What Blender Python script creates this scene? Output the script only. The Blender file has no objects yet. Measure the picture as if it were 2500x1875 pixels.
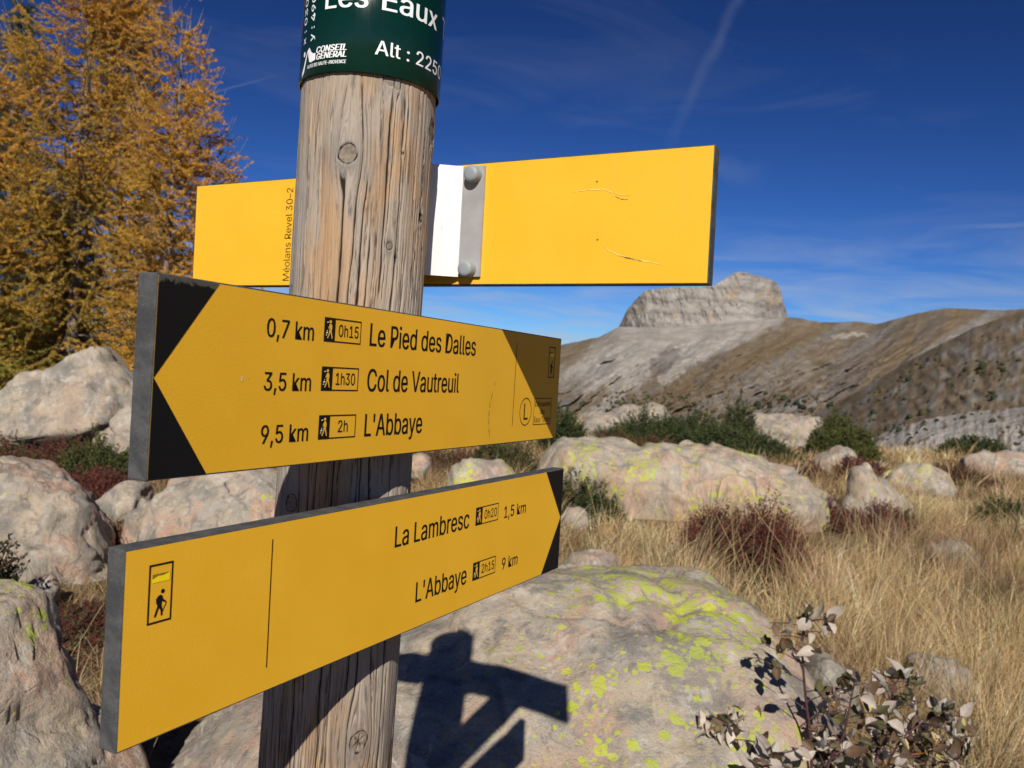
import bpy, bmesh, math, random
import numpy as np
from mathutils import Vector, Matrix

R = math.radians
SC = bpy.context.scene
COL = SC.collection
HC = 1.42                      # height of the camera above the ground at the post

# ------------------------------------------------------------------ camera
F_PX, PITCH, ROLL = 2091.7, R(-0.774), R(3.493)
cp, sp = math.cos(PITCH), math.sin(PITCH)
FW = np.array([0, cp, sp]); UP0 = np.array([0, -sp, cp]); RT0 = np.array([1., 0, 0])
RT = math.cos(ROLL) * RT0 + math.sin(ROLL) * UP0
UP = -math.sin(ROLL) * RT0 + math.cos(ROLL) * UP0
cd = bpy.data.cameras.new('camera'); cam = bpy.data.objects.new('camera', cd); COL.objects.link(cam)
cam.matrix_world = Matrix(((RT[0], UP[0], -FW[0], 0), (RT[1], UP[1], -FW[1], 0), (RT[2], UP[2], -FW[2], HC), (0, 0, 0, 1)))
cd.sensor_width = 36; cd.lens = 36 * F_PX / 2500
cd.clip_start = 0.02; cd.clip_end = 30000
cd.dof.use_dof = True; cd.dof.focus_distance = 0.76; cd.dof.aperture_fstop = 17
SC.camera = cam

# ------------------------------------------------------------------ light
SUN_AZ, SUN_EL = R(0.8), R(35.0)       # light travels towards +y, a little to +x
sd = bpy.data.lights.new('sun', 'SUN'); sun = bpy.data.objects.new('sun', sd); COL.objects.link(sun)
trav = Vector((math.sin(SUN_AZ) * math.cos(SUN_EL), math.cos(SUN_AZ) * math.cos(SUN_EL), -math.sin(SUN_EL)))
sun.rotation_euler = trav.to_track_quat('-Z', 'Y').to_euler()
sd.energy = 4.6; sd.angle = R(0.53); sd.color = (1.0, 0.94, 0.86)

def world():
    w = bpy.data.worlds.new('World'); SC.world = w; w.use_nodes = True
    nt = w.node_tree; N = nt.nodes; L = nt.links; N.clear()
    out = N.new('ShaderNodeOutputWorld'); bg = N.new('ShaderNodeBackground')
    sky = N.new('ShaderNodeTexSky'); sky.sky_type = 'NISHITA'; sky.sun_disc = False
    sky.sun_elevation = SUN_EL; sky.sun_rotation = R(180) + SUN_AZ
    sky.altitude = 2250; sky.air_density = 1.0; sky.dust_density = 0.15; sky.ozone_density = 3.0
    tint = N.new('ShaderNodeMix'); tint.data_type = 'RGBA'; tint.blend_type = 'MULTIPLY'; tint.inputs[0].default_value = 1
    tint.inputs[7].default_value = SKY_TINT
    gam = N.new('ShaderNodeGamma'); gam.inputs[1].default_value = SKY_GAMMA
    L.new(sky.outputs[0], tint.inputs[6]); L.new(tint.outputs[2], gam.inputs[0])
    # thin cirrus: noise on the sky sphere, stretched along the horizon
    tc = N.new('ShaderNodeTexCoord')
    def math_(op, a, b=None, clamp=False):
        m = N.new('ShaderNodeMath'); m.operation = op; m.use_clamp = clamp
        for i, v in enumerate((a, b)):
            if v is None: continue
            if isinstance(v, (int, float)): m.inputs[i].default_value = v
            else: L.new(v, m.inputs[i])
        return m.outputs[0]
    sx = N.new('ShaderNodeSeparateXYZ'); L.new(tc.outputs['Generated'], sx.inputs[0])
    az = math_('ARCTAN2', sx.outputs[0], sx.outputs[1]); el = math_('ARCSINE', sx.outputs[2])
    def cloud(sa, se, lo, hi, seed, detail=6, dist=1.2):
        cb = N.new('ShaderNodeCombineXYZ')
        L.new(math_('ADD', math_('MULTIPLY', az, sa), math_('MULTIPLY', el, sa * 0.9)), cb.inputs[0])
        L.new(math_('MULTIPLY', el, se), cb.inputs[1]); cb.inputs[2].default_value = seed
        n = N.new('ShaderNodeTexNoise'); n.inputs['Scale'].default_value = 1; n.inputs['Detail'].default_value = detail
        n.inputs['Roughness'].default_value = 0.55; n.inputs['Distortion'].default_value = dist
        L.new(cb.outputs[0], n.inputs['Vector'])
        mr = N.new('ShaderNodeMapRange'); mr.inputs[1].default_value = lo; mr.inputs[2].default_value = hi
        L.new(n.outputs[0], mr.inputs[0]); return mr.outputs[0]
    c1 = cloud(3.0, 14.0, 0.50, 0.80, 3.3)
    c2 = cloud(6.0, 42.0, 0.40, 0.72, 8.1, 5, 0.8)
    low = N.new('ShaderNodeMapRange'); low.inputs[1].default_value = R(11); low.inputs[2].default_value = R(2.5); L.new(el, low.inputs[0])
    lowv = N.new('ShaderNodeMapRange'); lowv.inputs[1].default_value = R(35); lowv.inputs[2].default_value = R(5); L.new(el, lowv.inputs[0])
    dens = math_('ADD', math_('MULTIPLY', math_('MULTIPLY', c2, low.outputs[0]), 0.80), math_('MULTIPLY', c1, 0.07))
    # contrails: a great circle through two sky directions, limited in length
    def trail(p, q, width, strength, soft=1.0, seed=0.0):
        a = np.array(p) / np.linalg.norm(p); b = np.array(q) / np.linalg.norm(q)
        n = np.cross(a, b); n /= np.linalg.norm(n); t = np.cross(n, a); ang = math.acos(float(a @ b))
        def dot(v):
            d = N.new('ShaderNodeVectorMath'); d.operation = 'DOT_PRODUCT'; d.inputs[1].default_value = tuple(v)
            L.new(tc.outputs['Generated'], d.inputs[0]); return d.outputs['Value']
        nz = N.new('ShaderNodeTexNoise'); nz.inputs['Scale'].default_value = 26; nz.inputs['Detail'].default_value = 4
        L.new(tc.outputs['Generated'], nz.inputs['Vector'])
        wob = math_('MULTIPLY', math_('SUBTRACT', nz.outputs[0], 0.5), width * 1.6)
        along = math_('ARCTAN2', dot(t), dot(a))
        d = math_('ABSOLUTE', math_('ADD', dot(n), wob))
        m = N.new('ShaderNodeMapRange'); m.interpolation_type = 'SMOOTHSTEP'
        m.inputs[1].default_value = width; m.inputs[2].default_value = 0; L.new(d, m.inputs[0])
        e1 = N.new('ShaderNodeMapRange'); e1.interpolation_type = 'SMOOTHSTEP'; e1.inputs[1].default_value = ang * 1.05; e1.inputs[2].default_value = ang * 0.35; L.new(along, e1.inputs[0])
        e2 = N.new('ShaderNodeMapRange'); e2.interpolation_type = 'SMOOTHSTEP'; e2.inputs[1].default_value = -ang * 0.2; e2.inputs[2].default_value = ang * 0.1; L.new(along, e2.inputs[0])
        v = math_('MULTIPLY', math_('MULTIPLY', m.outputs[0], e1.outputs[0]), e2.outputs[0])
        v = math_('MULTIPLY', v, math_('ADD', nz.outputs[0], 0.35))
        return math_('MULTIPLY', v, strength)
    for tr in ((raydir(1830, -60), raydir(1600, 420), 0.010, 0.075), (raydir(480, 236), raydir(690, 180), 0.0016, 0.16),
               (raydir(2560, 546), raydir(2270, 560), 0.004, 0.16), (raydir(1730, 400), raydir(1880, 440), 0.020, 0.08)):
        dens = math_('ADD', dens, trail(*tr))
    dens = math_('MULTIPLY', dens, 1.0, True)
    mix = N.new('ShaderNodeMix'); mix.data_type = 'RGBA'
    L.new(dens, mix.inputs[0]); L.new(gam.outputs[0], mix.inputs[6]); mix.inputs[7].default_value = (SKY_CLOUD * 0.86, SKY_CLOUD * 0.94, SKY_CLOUD * 1.05, 1)
    bg.inputs[1].default_value = SKY_STRENGTH
    L.new(mix.outputs[2], bg.inputs[0]); L.new(bg.outputs[0], out.inputs[0])

def raydir(px, py):
    """direction of the photograph's pixel (2500 wide) in the world"""
    d = FW * F_PX + RT * (px - 1250) + UP * (937.5 - py)
    return d / d[1]
def at(px, py, depth):
    d = raydir(px, py) * depth
    return np.array([d[0], d[1], d[2] + HC])

SKY_TINT = (0.318, 0.385, 0.462, 1); SKY_GAMMA = 1.7; SKY_CLOUD = 8.0; SKY_STRENGTH = 0.05
world()
vs = SC.view_settings
vs.view_transform = 'Standard'; vs.look = 'None'; vs.gamma = 1; vs.exposure = 0.35; vs.use_curve_mapping = False
SC.cycles.use_denoising = True
SC.cycles.max_bounces = 6; SC.cycles.diffuse_bounces = 2; SC.cycles.transparent_max_bounces = 8

# ------------------------------------------------------------------ numeric helpers
_rng = np.random.default_rng(7)
_perm = np.arange(256); _rng.shuffle(_perm); _perm = np.concatenate([_perm, _perm, _perm])
_grad = _rng.normal(size=(256, 3)); _grad /= np.linalg.norm(_grad, axis=1)[:, None]
def perlin(P):
    P = np.asarray(P, float); i = np.floor(P).astype(int); f = P - i; i &= 255
    w = f * f * f * (f * (f * 6 - 15) + 10); r = 0
    for a in (0, 1):
        for b in (0, 1):
            for c in (0, 1):
                h = _perm[_perm[_perm[i[..., 0] + a] + i[..., 1] + b] + i[..., 2] + c]
                g = _grad[h & 255]
                v = g[..., 0] * (f[..., 0] - a) + g[..., 1] * (f[..., 1] - b) + g[..., 2] * (f[..., 2] - c)
                r = r + v * (w[..., 0] if a else 1 - w[..., 0]) * (w[..., 1] if b else 1 - w[..., 1]) * (w[..., 2] if c else 1 - w[..., 2])
    return r * 1.5
def fbm(P, oct=4, gain=0.5, ridged=False):
    P = np.asarray(P, float); s = 0; a = 1; t = 0
    for k in range(oct):
        n = perlin(P * (2.03 ** k) + 17.3 * k)
        s = s + a * ((1 - 2 * np.abs(n)) if ridged else n); t += a; a *= gain
    return s / t
def unit(v): return v / (np.linalg.norm(v, axis=-1, keepdims=True) + 1e-9)
def sstep(a, b, x):
    t = np.clip((x - a) / (b - a), 0, 1); return t * t * (3 - 2 * t)

# ------------------------------------------------------------------ object helpers
def link(o, parent=None):
    COL.objects.link(o)
    if parent is not None: o.parent = parent
    return o
def tag(o, label=None, cat=None, group=None, kind=None):
    if label: o['label'] = label
    if cat: o['category'] = cat
    if group: o['group'] = group
    if kind: o['kind'] = kind
    return o
def empty(name, loc=(0, 0, 0)):
    o = bpy.data.objects.new(name, None); o.location = loc; o.empty_display_size = 0.1; return link(o)
def mesh_np(name, V, Fc, smooth=True, cols=None, uv=None):
    V = np.ascontiguousarray(V, np.float32); Fc = np.ascontiguousarray(Fc, np.int32); k = Fc.shape[1]
    me = bpy.data.meshes.new(name)
    me.vertices.add(len(V)); me.vertices.foreach_set('co', V.ravel())
    me.loops.add(Fc.size); me.loops.foreach_set('vertex_index', Fc.ravel())
    me.polygons.add(len(Fc)); me.polygons.foreach_set('loop_start', np.arange(0, Fc.size, k, dtype=np.int32))
    if smooth: me.polygons.foreach_set('use_smooth', np.ones(len(Fc), bool))
    me.update(calc_edges=True)
    if cols is not None:
        at_ = me.attributes.new('Col', 'FLOAT_COLOR', 'POINT')
        c = np.ones((len(V), 4), np.float32); c[:, :cols.shape[1]] = cols; at_.data.foreach_set('color', c.ravel())
    if uv is not None:
        a2 = me.attributes.new('grain', 'FLOAT_VECTOR', 'POINT'); a2.data.foreach_set('vector', np.ascontiguousarray(uv, np.float32).ravel())
    return me
def obj(name, me, mats, parent=None):
    for m in (mats if isinstance(mats, (list, tuple)) else [mats]): me.materials.append(m)
    return link(bpy.data.objects.new(name, me), parent)
def tubes(paths, radii, ns=4):
    """list of (n,3) paths with (n,) radii -> verts, quads"""
    VV, FF, o = [], [], 0
    ang = np.arange(ns) * 2 * np.pi / ns
    for P, r in zip(paths, radii):
        P = np.asarray(P); n = len(P); T = np.gradient(P, axis=0); T /= np.linalg.norm(T, axis=1)[:, None] + 1e-9
        ref = np.array([0.31, 0.17, 0.93]) if abs(T[0][2]) < 0.85 else np.array([0.93, 0.31, 0.17])
        A = np.cross(T, ref); A /= np.linalg.norm(A, axis=1)[:, None] + 1e-9; B = np.cross(T, A)
        r = np.broadcast_to(np.asarray(r, float), (n,))
        V = P[:, None, :] + r[:, None, None] * (A[:, None, :] * np.cos(ang)[None, :, None] + B[:, None, :] * np.sin(ang)[None, :, None])
        VV.append(V.reshape(-1, 3))
        i = np.arange(n - 1)[:, None] * ns; j = np.arange(ns)[None, :]; j2 = (j + 1) % ns
        FF.append(np.stack([i + j, i + j2, i + ns + j2, i + ns + j], -1).reshape(-1, 4) + o); o += n * ns
    return np.concatenate(VV), np.concatenate(FF)

# ------------------------------------------------------------------ materials
def mat(name, rough=0.7, spec=0.3):
    m = bpy.data.materials.new(name); m.use_nodes = True
    nt = m.node_tree; b = nt.nodes['Principled BSDF']
    b.inputs['Roughness'].default_value = rough; b.inputs['Specular IOR Level'].default_value = spec
    return m, nt, b
class NB:
    """tiny node builder"""
    def __init__(s, nt): s.nt = nt; s.N = nt.nodes; s.L = nt.links
    def _in(s, sock, v):
        if isinstance(v, bpy.types.NodeSocket): s.L.new(v, sock)
        else:
            try: sock.default_value = v
            except Exception: sock.default_value = (v[0], v[1], v[2], 1)
    def coord(s, which='Object'):
        return s.N.new('ShaderNodeTexCoord').outputs[which]
    def attr(s, n, out='Color'):
        a = s.N.new('ShaderNodeAttribute'); a.attribute_name = n; return a.outputs[out]
    def mapping(s, v, scale=(1, 1, 1), loc=(0, 0, 0)):
        m = s.N.new('ShaderNodeMapping'); s._in(m.inputs['Vector'], v); m.inputs['Scale'].default_value = scale; m.inputs['Location'].default_value = loc; return m.outputs[0]
    def noise(s, v, scale, detail=4, rough=0.55, dist=0.0, out=0):
        n = s.N.new('ShaderNodeTexNoise'); s._in(n.inputs['Vector'], v); n.inputs['Scale'].default_value = scale
        n.inputs['Detail'].default_value = detail; n.inputs['Roughness'].default_value = rough; n.inputs['Distortion'].default_value = dist; return n.outputs[out]
    def voro(s, v, scale, feature='F1', out='Distance', rand=1.0):
        n = s.N.new('ShaderNodeTexVoronoi'); n.feature = feature; s._in(n.inputs['Vector'], v); n.inputs['Scale'].default_value = scale; n.inputs['Randomness'].default_value = rand; return n.outputs[out]
    def rng(s, v, a, b, c=0.0, d=1.0, smooth=True):
        m = s.N.new('ShaderNodeMapRange'); m.interpolation_type = 'SMOOTHSTEP' if smooth else 'LINEAR'
        s._in(m.inputs[0], v); m.inputs[1].default_value = a; m.inputs[2].default_value = b; m.inputs[3].default_value = c; m.inputs[4].default_value = d; return m.outputs[0]
    def m(s, op, a, b=None, clamp=False):
        n = s.N.new('ShaderNodeMath'); n.operation = op; n.use_clamp = clamp; s._in(n.inputs[0], a)
        if b is not None: s._in(n.inputs[1], b)
        return n.outputs[0]
    def vm(s, op, a, b):
        n = s.N.new('ShaderNodeVectorMath'); n.operation = op; s._in(n.inputs[0], a); s._in(n.inputs[1], b); return n.outputs[0]
    def mix(s, f, a, b, mode='MIX'):
        n = s.N.new('ShaderNodeMix'); n.data_type = 'RGBA'; n.blend_type = mode
        s._in(n.inputs[0], f); s._in(n.inputs[6], a if not isinstance(a, tuple) else (*a[:3], 1)); s._in(n.inputs[7], b if not isinstance(b, tuple) else (*b[:3], 1)); return n.outputs[2]
    def bump(s, h, strength, dist, normal=None):
        n = s.N.new('ShaderNodeBump'); n.inputs['Strength'].default_value = strength; n.inputs['Distance'].default_value = dist; s._in(n.inputs['Height'], h)
        if normal is not None: s._in(n.inputs['Normal'], normal)
        return n.outputs[0]
    def sep(s, v):
        n = s.N.new('ShaderNodeSeparateXYZ'); s._in(n.inputs[0], v); return n.outputs
    def geo(s, out): return s.N.new('ShaderNodeNewGeometry').outputs[out]
    def objinfo(s, out): return s.N.new('ShaderNodeObjectInfo').outputs[out]

def plain(name, col, rough=0.6, spec=0.3, metallic=0.0, var=0.0, vscale=40):
    m, nt, b = mat(name, rough, spec); b.inputs['Metallic'].default_value = metallic
    n = NB(nt)
    if var:
        f = n.noise(n.coord(), vscale, 5, 0.6)
        nt.links.new(n.mix(n.rng(f, 0.3, 0.7), tuple(c * (1 - var) for c in col), tuple(min(1, c * (1 + var)) for c in col)), b.inputs['Base Color'])
    else: b.inputs['Base Color'].default_value = (*col, 1)
    return m

def rock_material(name, scale=1.0, lichen=0.5, pink=0.5, tone=1.0, near=False, side=None):
    m, nt, b = mat(name, 0.92, 0.15); n = NB(nt)
    co = n.vm('ADD', n.coord('Object'), n.vm('MULTIPLY', n.objinfo('Random'), (37.0, 19.0, 53.0)))
    big = n.noise(co, 1.3 * scale, 4, 0.55, 0.4); mid = n.noise(co, 5.5 * scale, 7, 0.62, 0.15); fine = n.noise(co, 42 * scale, 6, 0.7)
    grit = n.noise(co, 170 * scale, 3, 0.7)
    t = tone
    grey = (0.335 * t, 0.300 * t, 0.250 * t); warm = (0.430 * t, 0.345 * t, 0.245 * t); pinkc = (0.440 * t, 0.285 * t, 0.200 * t); pale = (0.52 * t, 0.475 * t, 0.40 * t); dark = (0.150 * t, 0.142 * t, 0.130 * t)
    c = n.mix(n.rng(mid, 0.36, 0.64), grey, warm)
    c = n.mix(n.m('MULTIPLY', n.rng(n.noise(co, 2.6 * scale, 5, 0.6, 0.6), 0.45, 0.60), pink), c, pinkc)
    c = n.mix(n.m('MULTIPLY', n.rng(n.noise(n.vm('ADD', co, (5.1, 2.2, 9.3)), 7.0 * scale, 6, 0.65, 0.6), 0.54, 0.70), 0.65), c, pale)
    # grey crust lichens and weather stains, with a shape of their own
    st = n.noise(n.vm('ADD', co, (11.7, 4.1, 2.3)), 3.4 * scale, 8, 0.70, 0.5)
    c = n.mix(n.m('MULTIPLY', n.rng(st, 0.49, 0.60), 0.72), c, (0.190 * t, 0.180 * t, 0.160 * t))
    st2 = n.noise(n.vm('MULTIPLY', n.vm('ADD', co, (1.7, 14.1, 2.9)), (1.0, 1.0, 0.45)), 11 * scale, 6, 0.7, 0.8)
    c = n.mix(n.m('MULTIPLY', n.rng(st2, 0.54, 0.64), 0.62), c, dark)
    c = n.mix(n.m('MULTIPLY', n.rng(st2, 0.46, 0.36), 0.6), c, pale)
    c = n.mix(n.m('MULTIPLY', n.rng(fine, 0.56, 0.68), 0.55), c, dark)
    c = n.mix(n.m('MULTIPLY', n.rng(grit, 0.56, 0.68), 0.32), c, pale)
    c = n.mix(n.m('MULTIPLY', n.rng(grit, 0.44, 0.32), 0.42), c, dark)
    # yellow-green map lichen: clustered round patches
    dv = n.vm('ADD', co, n.vm('MULTIPLY', n.vm('SUBTRACT', n.noise(co, 30 * scale, 4, 0.6, 0, 1), (0.5, 0.5, 0.5)), (0.035 / scale, 0.035 / scale, 0.035 / scale)))
    clus = n.rng(n.noise(n.vm('MULTIPLY', n.vm('ADD', co, (3.3, 8.8, 1.1)), (1.0, 1.0, 0.6)), 2.6 * scale, 6, 0.68, 0.4), 0.62 - 0.22 * lichen, 0.84 - 0.22 * lichen)
    dv = n.vm('MULTIPLY', dv, (1.0, 1.0, 0.72))
    v1 = n.voro(dv, 17.0 * scale); v2 = n.voro(n.vm('ADD', dv, (4.0, 4.0, 4.0)), 40.0 * scale)
    if side: clus = n.m('MULTIPLY', clus, n.rng(n.sep(n.coord('Object'))[0], side[0], side[1], 0.25, 1.0))
    th = n.m('MULTIPLY', clus, 0.46)
    l1 = n.rng(n.m('SUBTRACT', v1, th), 0.03, -0.02); l2 = n.rng(n.m('SUBTRACT', v2, n.m('MULTIPLY', clus, 0.38)), 0.04, -0.03)
    li = n.m('MULTIPLY', n.m('MAXIMUM', l1, l2), n.rng(clus, 0.02, 0.25))
    brk = n.rng(n.noise(co, 60 * scale, 4, 0.7), 0.30, 0.48)
    li = n.m('MULTIPLY', li, brk)
    lc = n.mix(n.rng(mid, 0.35, 0.65), (0.44, 0.47, 0.052), (0.33, 0.37, 0.080))
    c = n.mix(n.m('MULTIPLY', li, 0.92), c, lc)
    nt.links.new(c, b.inputs['Base Color'])
    h = n.m('ADD', n.m('MULTIPLY', mid, 0.8), n.m('ADD', n.m('MULTIPLY', fine, 0.42), n.m('MULTIPLY', grit, 0.20)))
    crk = n.rng(n.voro(n.vm('ADD', co, n.vm('MULTIPLY', n.noise(co, 3 * scale, 4, 0.6, 0, 1), (0.6, 0.6, 0.6))), 2.1 * scale, 'DISTANCE_TO_EDGE'), 0.0, 0.022)
    h = n.m('ADD', h, n.m('MULTIPLY', crk, 0.05 if near else 0.10))
    nt.links.new(n.bump(h, 0.85, 0.028 / scale), b.inputs['Normal'])
    return m

def attr_material(name, rough=0.85, spec=0.15, translucent=0.0, var=0.25, vscale=9):
    m, nt, b = mat(name, rough, spec); n = NB(nt)
    c = n.attr('Col')
    if var: c = n.mix(1.0, c, n.mix(n.rng(n.noise(n.coord(), vscale, 3), 0.3, 0.7), (1 - var,) * 3, (1 + var,) * 3), 'MULTIPLY')
    nt.links.new(c, b.inputs['Base Color'])
    if translucent:
        tr = nt.nodes.new('ShaderNodeBsdfTranslucent'); nt.links.new(c, tr.inputs['Color'])
        mx = nt.nodes.new('ShaderNodeMixShader'); mx.inputs[0].default_value = translucent
        nt.links.new(b.outputs[0], mx.inputs[1]); nt.links.new(tr.outputs[0], mx.inputs[2]); nt.links.new(mx.outputs[0], nt.nodes['Material Output'].inputs[0])
    return m
M_LEAF = attr_material('needles_and_leaves', 0.8, 0.12, 0.18, 0.2)
M_GRASS = attr_material('dry_grass_blades', 0.75, 0.2, 0.22, 0.2, 2.5)
M_BARK = attr_material('bark', 0.95, 0.05, 0, 0.35, 30)

# ------------------------------------------------------------------ ground
def ground_z(x, y):
    x = np.asarray(x, float); y = np.asarray(y, float); r = np.hypot(x, y)
    P = np.stack([x, y, np.zeros_like(x)], -1)
    z = 0.07 * perlin(P * 0.55) + 0.035 * perlin(P * 1.9 + 4)
    z = z + 0.22 * sstep(-0.5, -3.5, x) * sstep(3.0, 7.0, y) * sstep(60, 20, r)
    e = 24 + 3 * perlin(np.stack([np.arctan2(x, y) * 4, 0 * x, 0 * x + 3.3], -1))
    d = np.maximum(0, r - e)
    z = z - np.minimum(d * 0.5, 60 + 0.055 * np.maximum(0, d - 120)) * sstep(0, 14, d + 3)
    return np.maximum(z, -260.0)
def build_ground():
    nr, na = 300, 420
    rr = np.concatenate([[0.05], np.geomspace(0.4, 14000, nr - 1)])
    aa = np.linspace(-np.pi, np.pi, na, endpoint=False)
    Rm, A = np.meshgrid(rr, aa, indexing='ij')
    X = Rm * np.sin(A); Y = Rm * np.cos(A); Z = ground_z(X, Y)
    V = np.stack([X, Y, Z], -1).reshape(-1, 3)
    i = np.arange(nr - 1)[:, None] * na; j = np.arange(na)[None, :]; j2 = (j + 1) % na
    Fq = np.stack([i + j, i + na + j, i + na + j2, i + j2], -1).reshape(-1, 4)
    m, nt, b = mat('ground_soil', 0.95, 0.05); n = NB(nt); co = n.coord()
    c = n.mix(n.rng(n.noise(co, 2.2, 6, 0.65), 0.35, 0.65), (0.125, 0.085, 0.048), (0.26, 0.185, 0.095))
    c = n.mix(n.rng(n.noise(co, 26, 5, 0.7), 0.5, 0.7), c, (0.07, 0.05, 0.03))
    nt.links.new(c, b.inputs['Base Color'])
    nt.links.new(n.bump(n.m('ADD', n.noise(co, 9, 6, 0.7), n.m('MULTIPLY', n.noise(co, 60, 4), 0.3)), 0.8, 0.06), b.inputs['Normal'])
    tag(obj('ground', mesh_np('ground', V, Fq), m), 'brown alpine soil under the dry grass', None, None, 'structure')
build_ground()

# ------------------------------------------------------------------ mountains
def mountain_material():
    m, nt, b = mat('mountain_slope', 0.95, 0.02); n = NB(nt); co = n.coord()
    c = n.attr('Col')
    v = n.mix(n.rng(n.noise(co, 0.018, 8, 0.68), 0.3, 0.7), (0.80, 0.79, 0.78), (1.18, 1.18, 1.18))
    c = n.mix(1.0, c, v, 'MULTIPLY')
    c = n.mix(n.m('MULTIPLY', n.rng(n.noise(co, 0.09, 5, 0.7), 0.56, 0.72), 0.25), c, (0.10, 0.088, 0.066))
    nt.links.new(c, b.inputs['Base Color'])
    nt.links.new(n.bump(n.m('ADD', n.noise(co, 0.03, 8, 0.7), n.m('MULTIPLY', n.noise(co, 0.16, 5), 0.3)), 0.7, 9.0), b.inputs['Normal'])
    return m
M_MTN = mountain_material()
def interp_px(pts, az):
    """skyline pixels -> tangent of the elevation at each azimuth"""
    d = [raydir(*p) for p in pts]; a = np.array([math.atan2(v[0], v[1]) for v in d]); t = np.array([v[2] / math.hypot(v[0], v[1]) for v in d])
    o = np.argsort(a); return np.interp(az, a[o], t[o])
def azpx(px, py=900): v = raydir(px, py); return math.atan2(v[0], v[1])

def layer(name, label, crest, r_crest, r_base, z_base, az0, az1, na, nt_, power, gully, colour, back=400, rcfun=None, edge=0.0):
    az = np.linspace(az0, az1, na); tl = interp_px(crest, az)
    t = np.linspace(0, 1, nt_); A, T = np.meshgrid(az, t, indexing='ij')
    rc = r_crest if rcfun is None else rcfun(az)[:, None]
    Rr = r_base + (rc - r_base) * T
    zc = (tl[:, None] * rc + HC)
    if edge: zc = zc + edge * fbm(np.stack([A * 90, 0 * A, 0 * A + 1.7], -1), 4)
    Z = z_base + (zc - z_base) * T ** power
    disp, col = gully(A, T, Rr, Z)
    w = np.sin(np.pi * np.clip(T, 0, 1)) ** 0.5
    Rr = Rr + disp * w
    X = Rr * np.sin(A); Y = Rr * np.cos(A)
    # the far side of the ridge
    Xb = (Rr[:, -1:] + back) * np.sin(az)[:, None]; Yb = (Rr[:, -1:] + back) * np.cos(az)[:, None]; Zb = np.full_like(Xb, z_base)
    Xm = (Rr[:, -1:] + back * .12) * np.sin(az)[:, None]; Ym = (Rr[:, -1:] + back * .12) * np.cos(az)[:, None]; Zm = Z[:, -1:] - back * .03
    X = np.concatenate([X, Xm, Xb], 1); Y = np.concatenate([Y, Ym, Yb], 1); Z2 = np.concatenate([Z, Zm, Zb], 1)
    col = np.concatenate([col, col[:, -1:], col[:, -1:]], 1); n2 = nt_ + 2
    V = np.stack([X, Y, Z2], -1).reshape(-1, 3)
    i = np.arange(na - 1)[:, None] * n2; j = np.arange(n2 - 1)[None, :]
    Fq = np.stack([i + j, i + n2 + j, i + n2 + j + 1, i + j + 1], -1).reshape(-1, 4)
    o = obj(name, mesh_np(name, V, Fq, True, col.reshape(-1, 3)), M_MTN); tag(o, label, None, None, 'structure')
    return V.reshape(na, n2, 3)[:, :nt_]
GREYC = np.array([0.235, 0.215, 0.192]); BROWN = np.array([0.150, 0.115, 0.076]); SCREE = np.array([0.285, 0.262, 0.236]); OCHRE = np.array([0.290, 0.220, 0.145]); DKBR = np.array([0.100, 0.080, 0.054])
def lerp(a, b, f): return a + (b - a) * f[..., None]

SLOPE = [(-900, 905), (0, 900), (700, 893), (1100, 872), (1370, 842), (1463, 823), (1511, 797), (1600, 800), (1680, 797), (1760, 791), (1860, 782), (1924, 774), (1951, 777), (2005, 787), (2087, 785), (2141, 791), (2190, 777), (2249, 762), (2320, 752), (2385, 756), (2450, 758), (2560, 748), (3000, 790), (3800, 860)]
def to_px(A, elev):
    d = np.stack([np.sin(A), np.cos(A), elev], -1); w = d @ FW; return 1250 + F_PX * (d @ RT) / w, 937.5 - F_PX * (d @ UP) / w
PURP = (0.125, 0.108, 0.098); LITE = (0.335, 0.305, 0.268); TURF = (0.150, 0.112, 0.066)
BELTS = [(((1980, 786), (1860, 850), (1740, 910), (1610, 1010)), 34, TURF, 0.95), (((2110, 792), (2010, 860), (1900, 930)), 22, TURF, 0.8), (((2330, 760), (2230, 800), (2160, 860)), 30, TURF, 0.85),
         (((1690, 800), (1610, 850), (1540, 920), (1440, 985)), 34, LITE, 0.95), (((1560, 800), (1480, 850), (1380, 905)), 20, LITE, 0.55), (((1880, 782), (1780, 822), (1690, 880), (1620, 930)), 13, LITE, 0.9),
         (((1640, 868), (1600, 900)), 22, PURP, 0.8), (((2160, 815), (2090, 880), (2060, 930)), 40, PURP, 0.65), (((1780, 860), (1700, 930)), 10, PURP, 0.7), (((2040, 826), (2110, 818)), 6, LITE, 0.9),
         (((2300, 775), (2240, 830)), 16, PURP, 0.7), (((1960, 900), (1830, 960), (1760, 1000)), 26, (0.205, 0.178, 0.150), 0.8), (((1420, 850), (1380, 880)), 22, TURF, 0.7), (((1470, 960), (1400, 1000)), 16, TURF, 0.8)]
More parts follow.
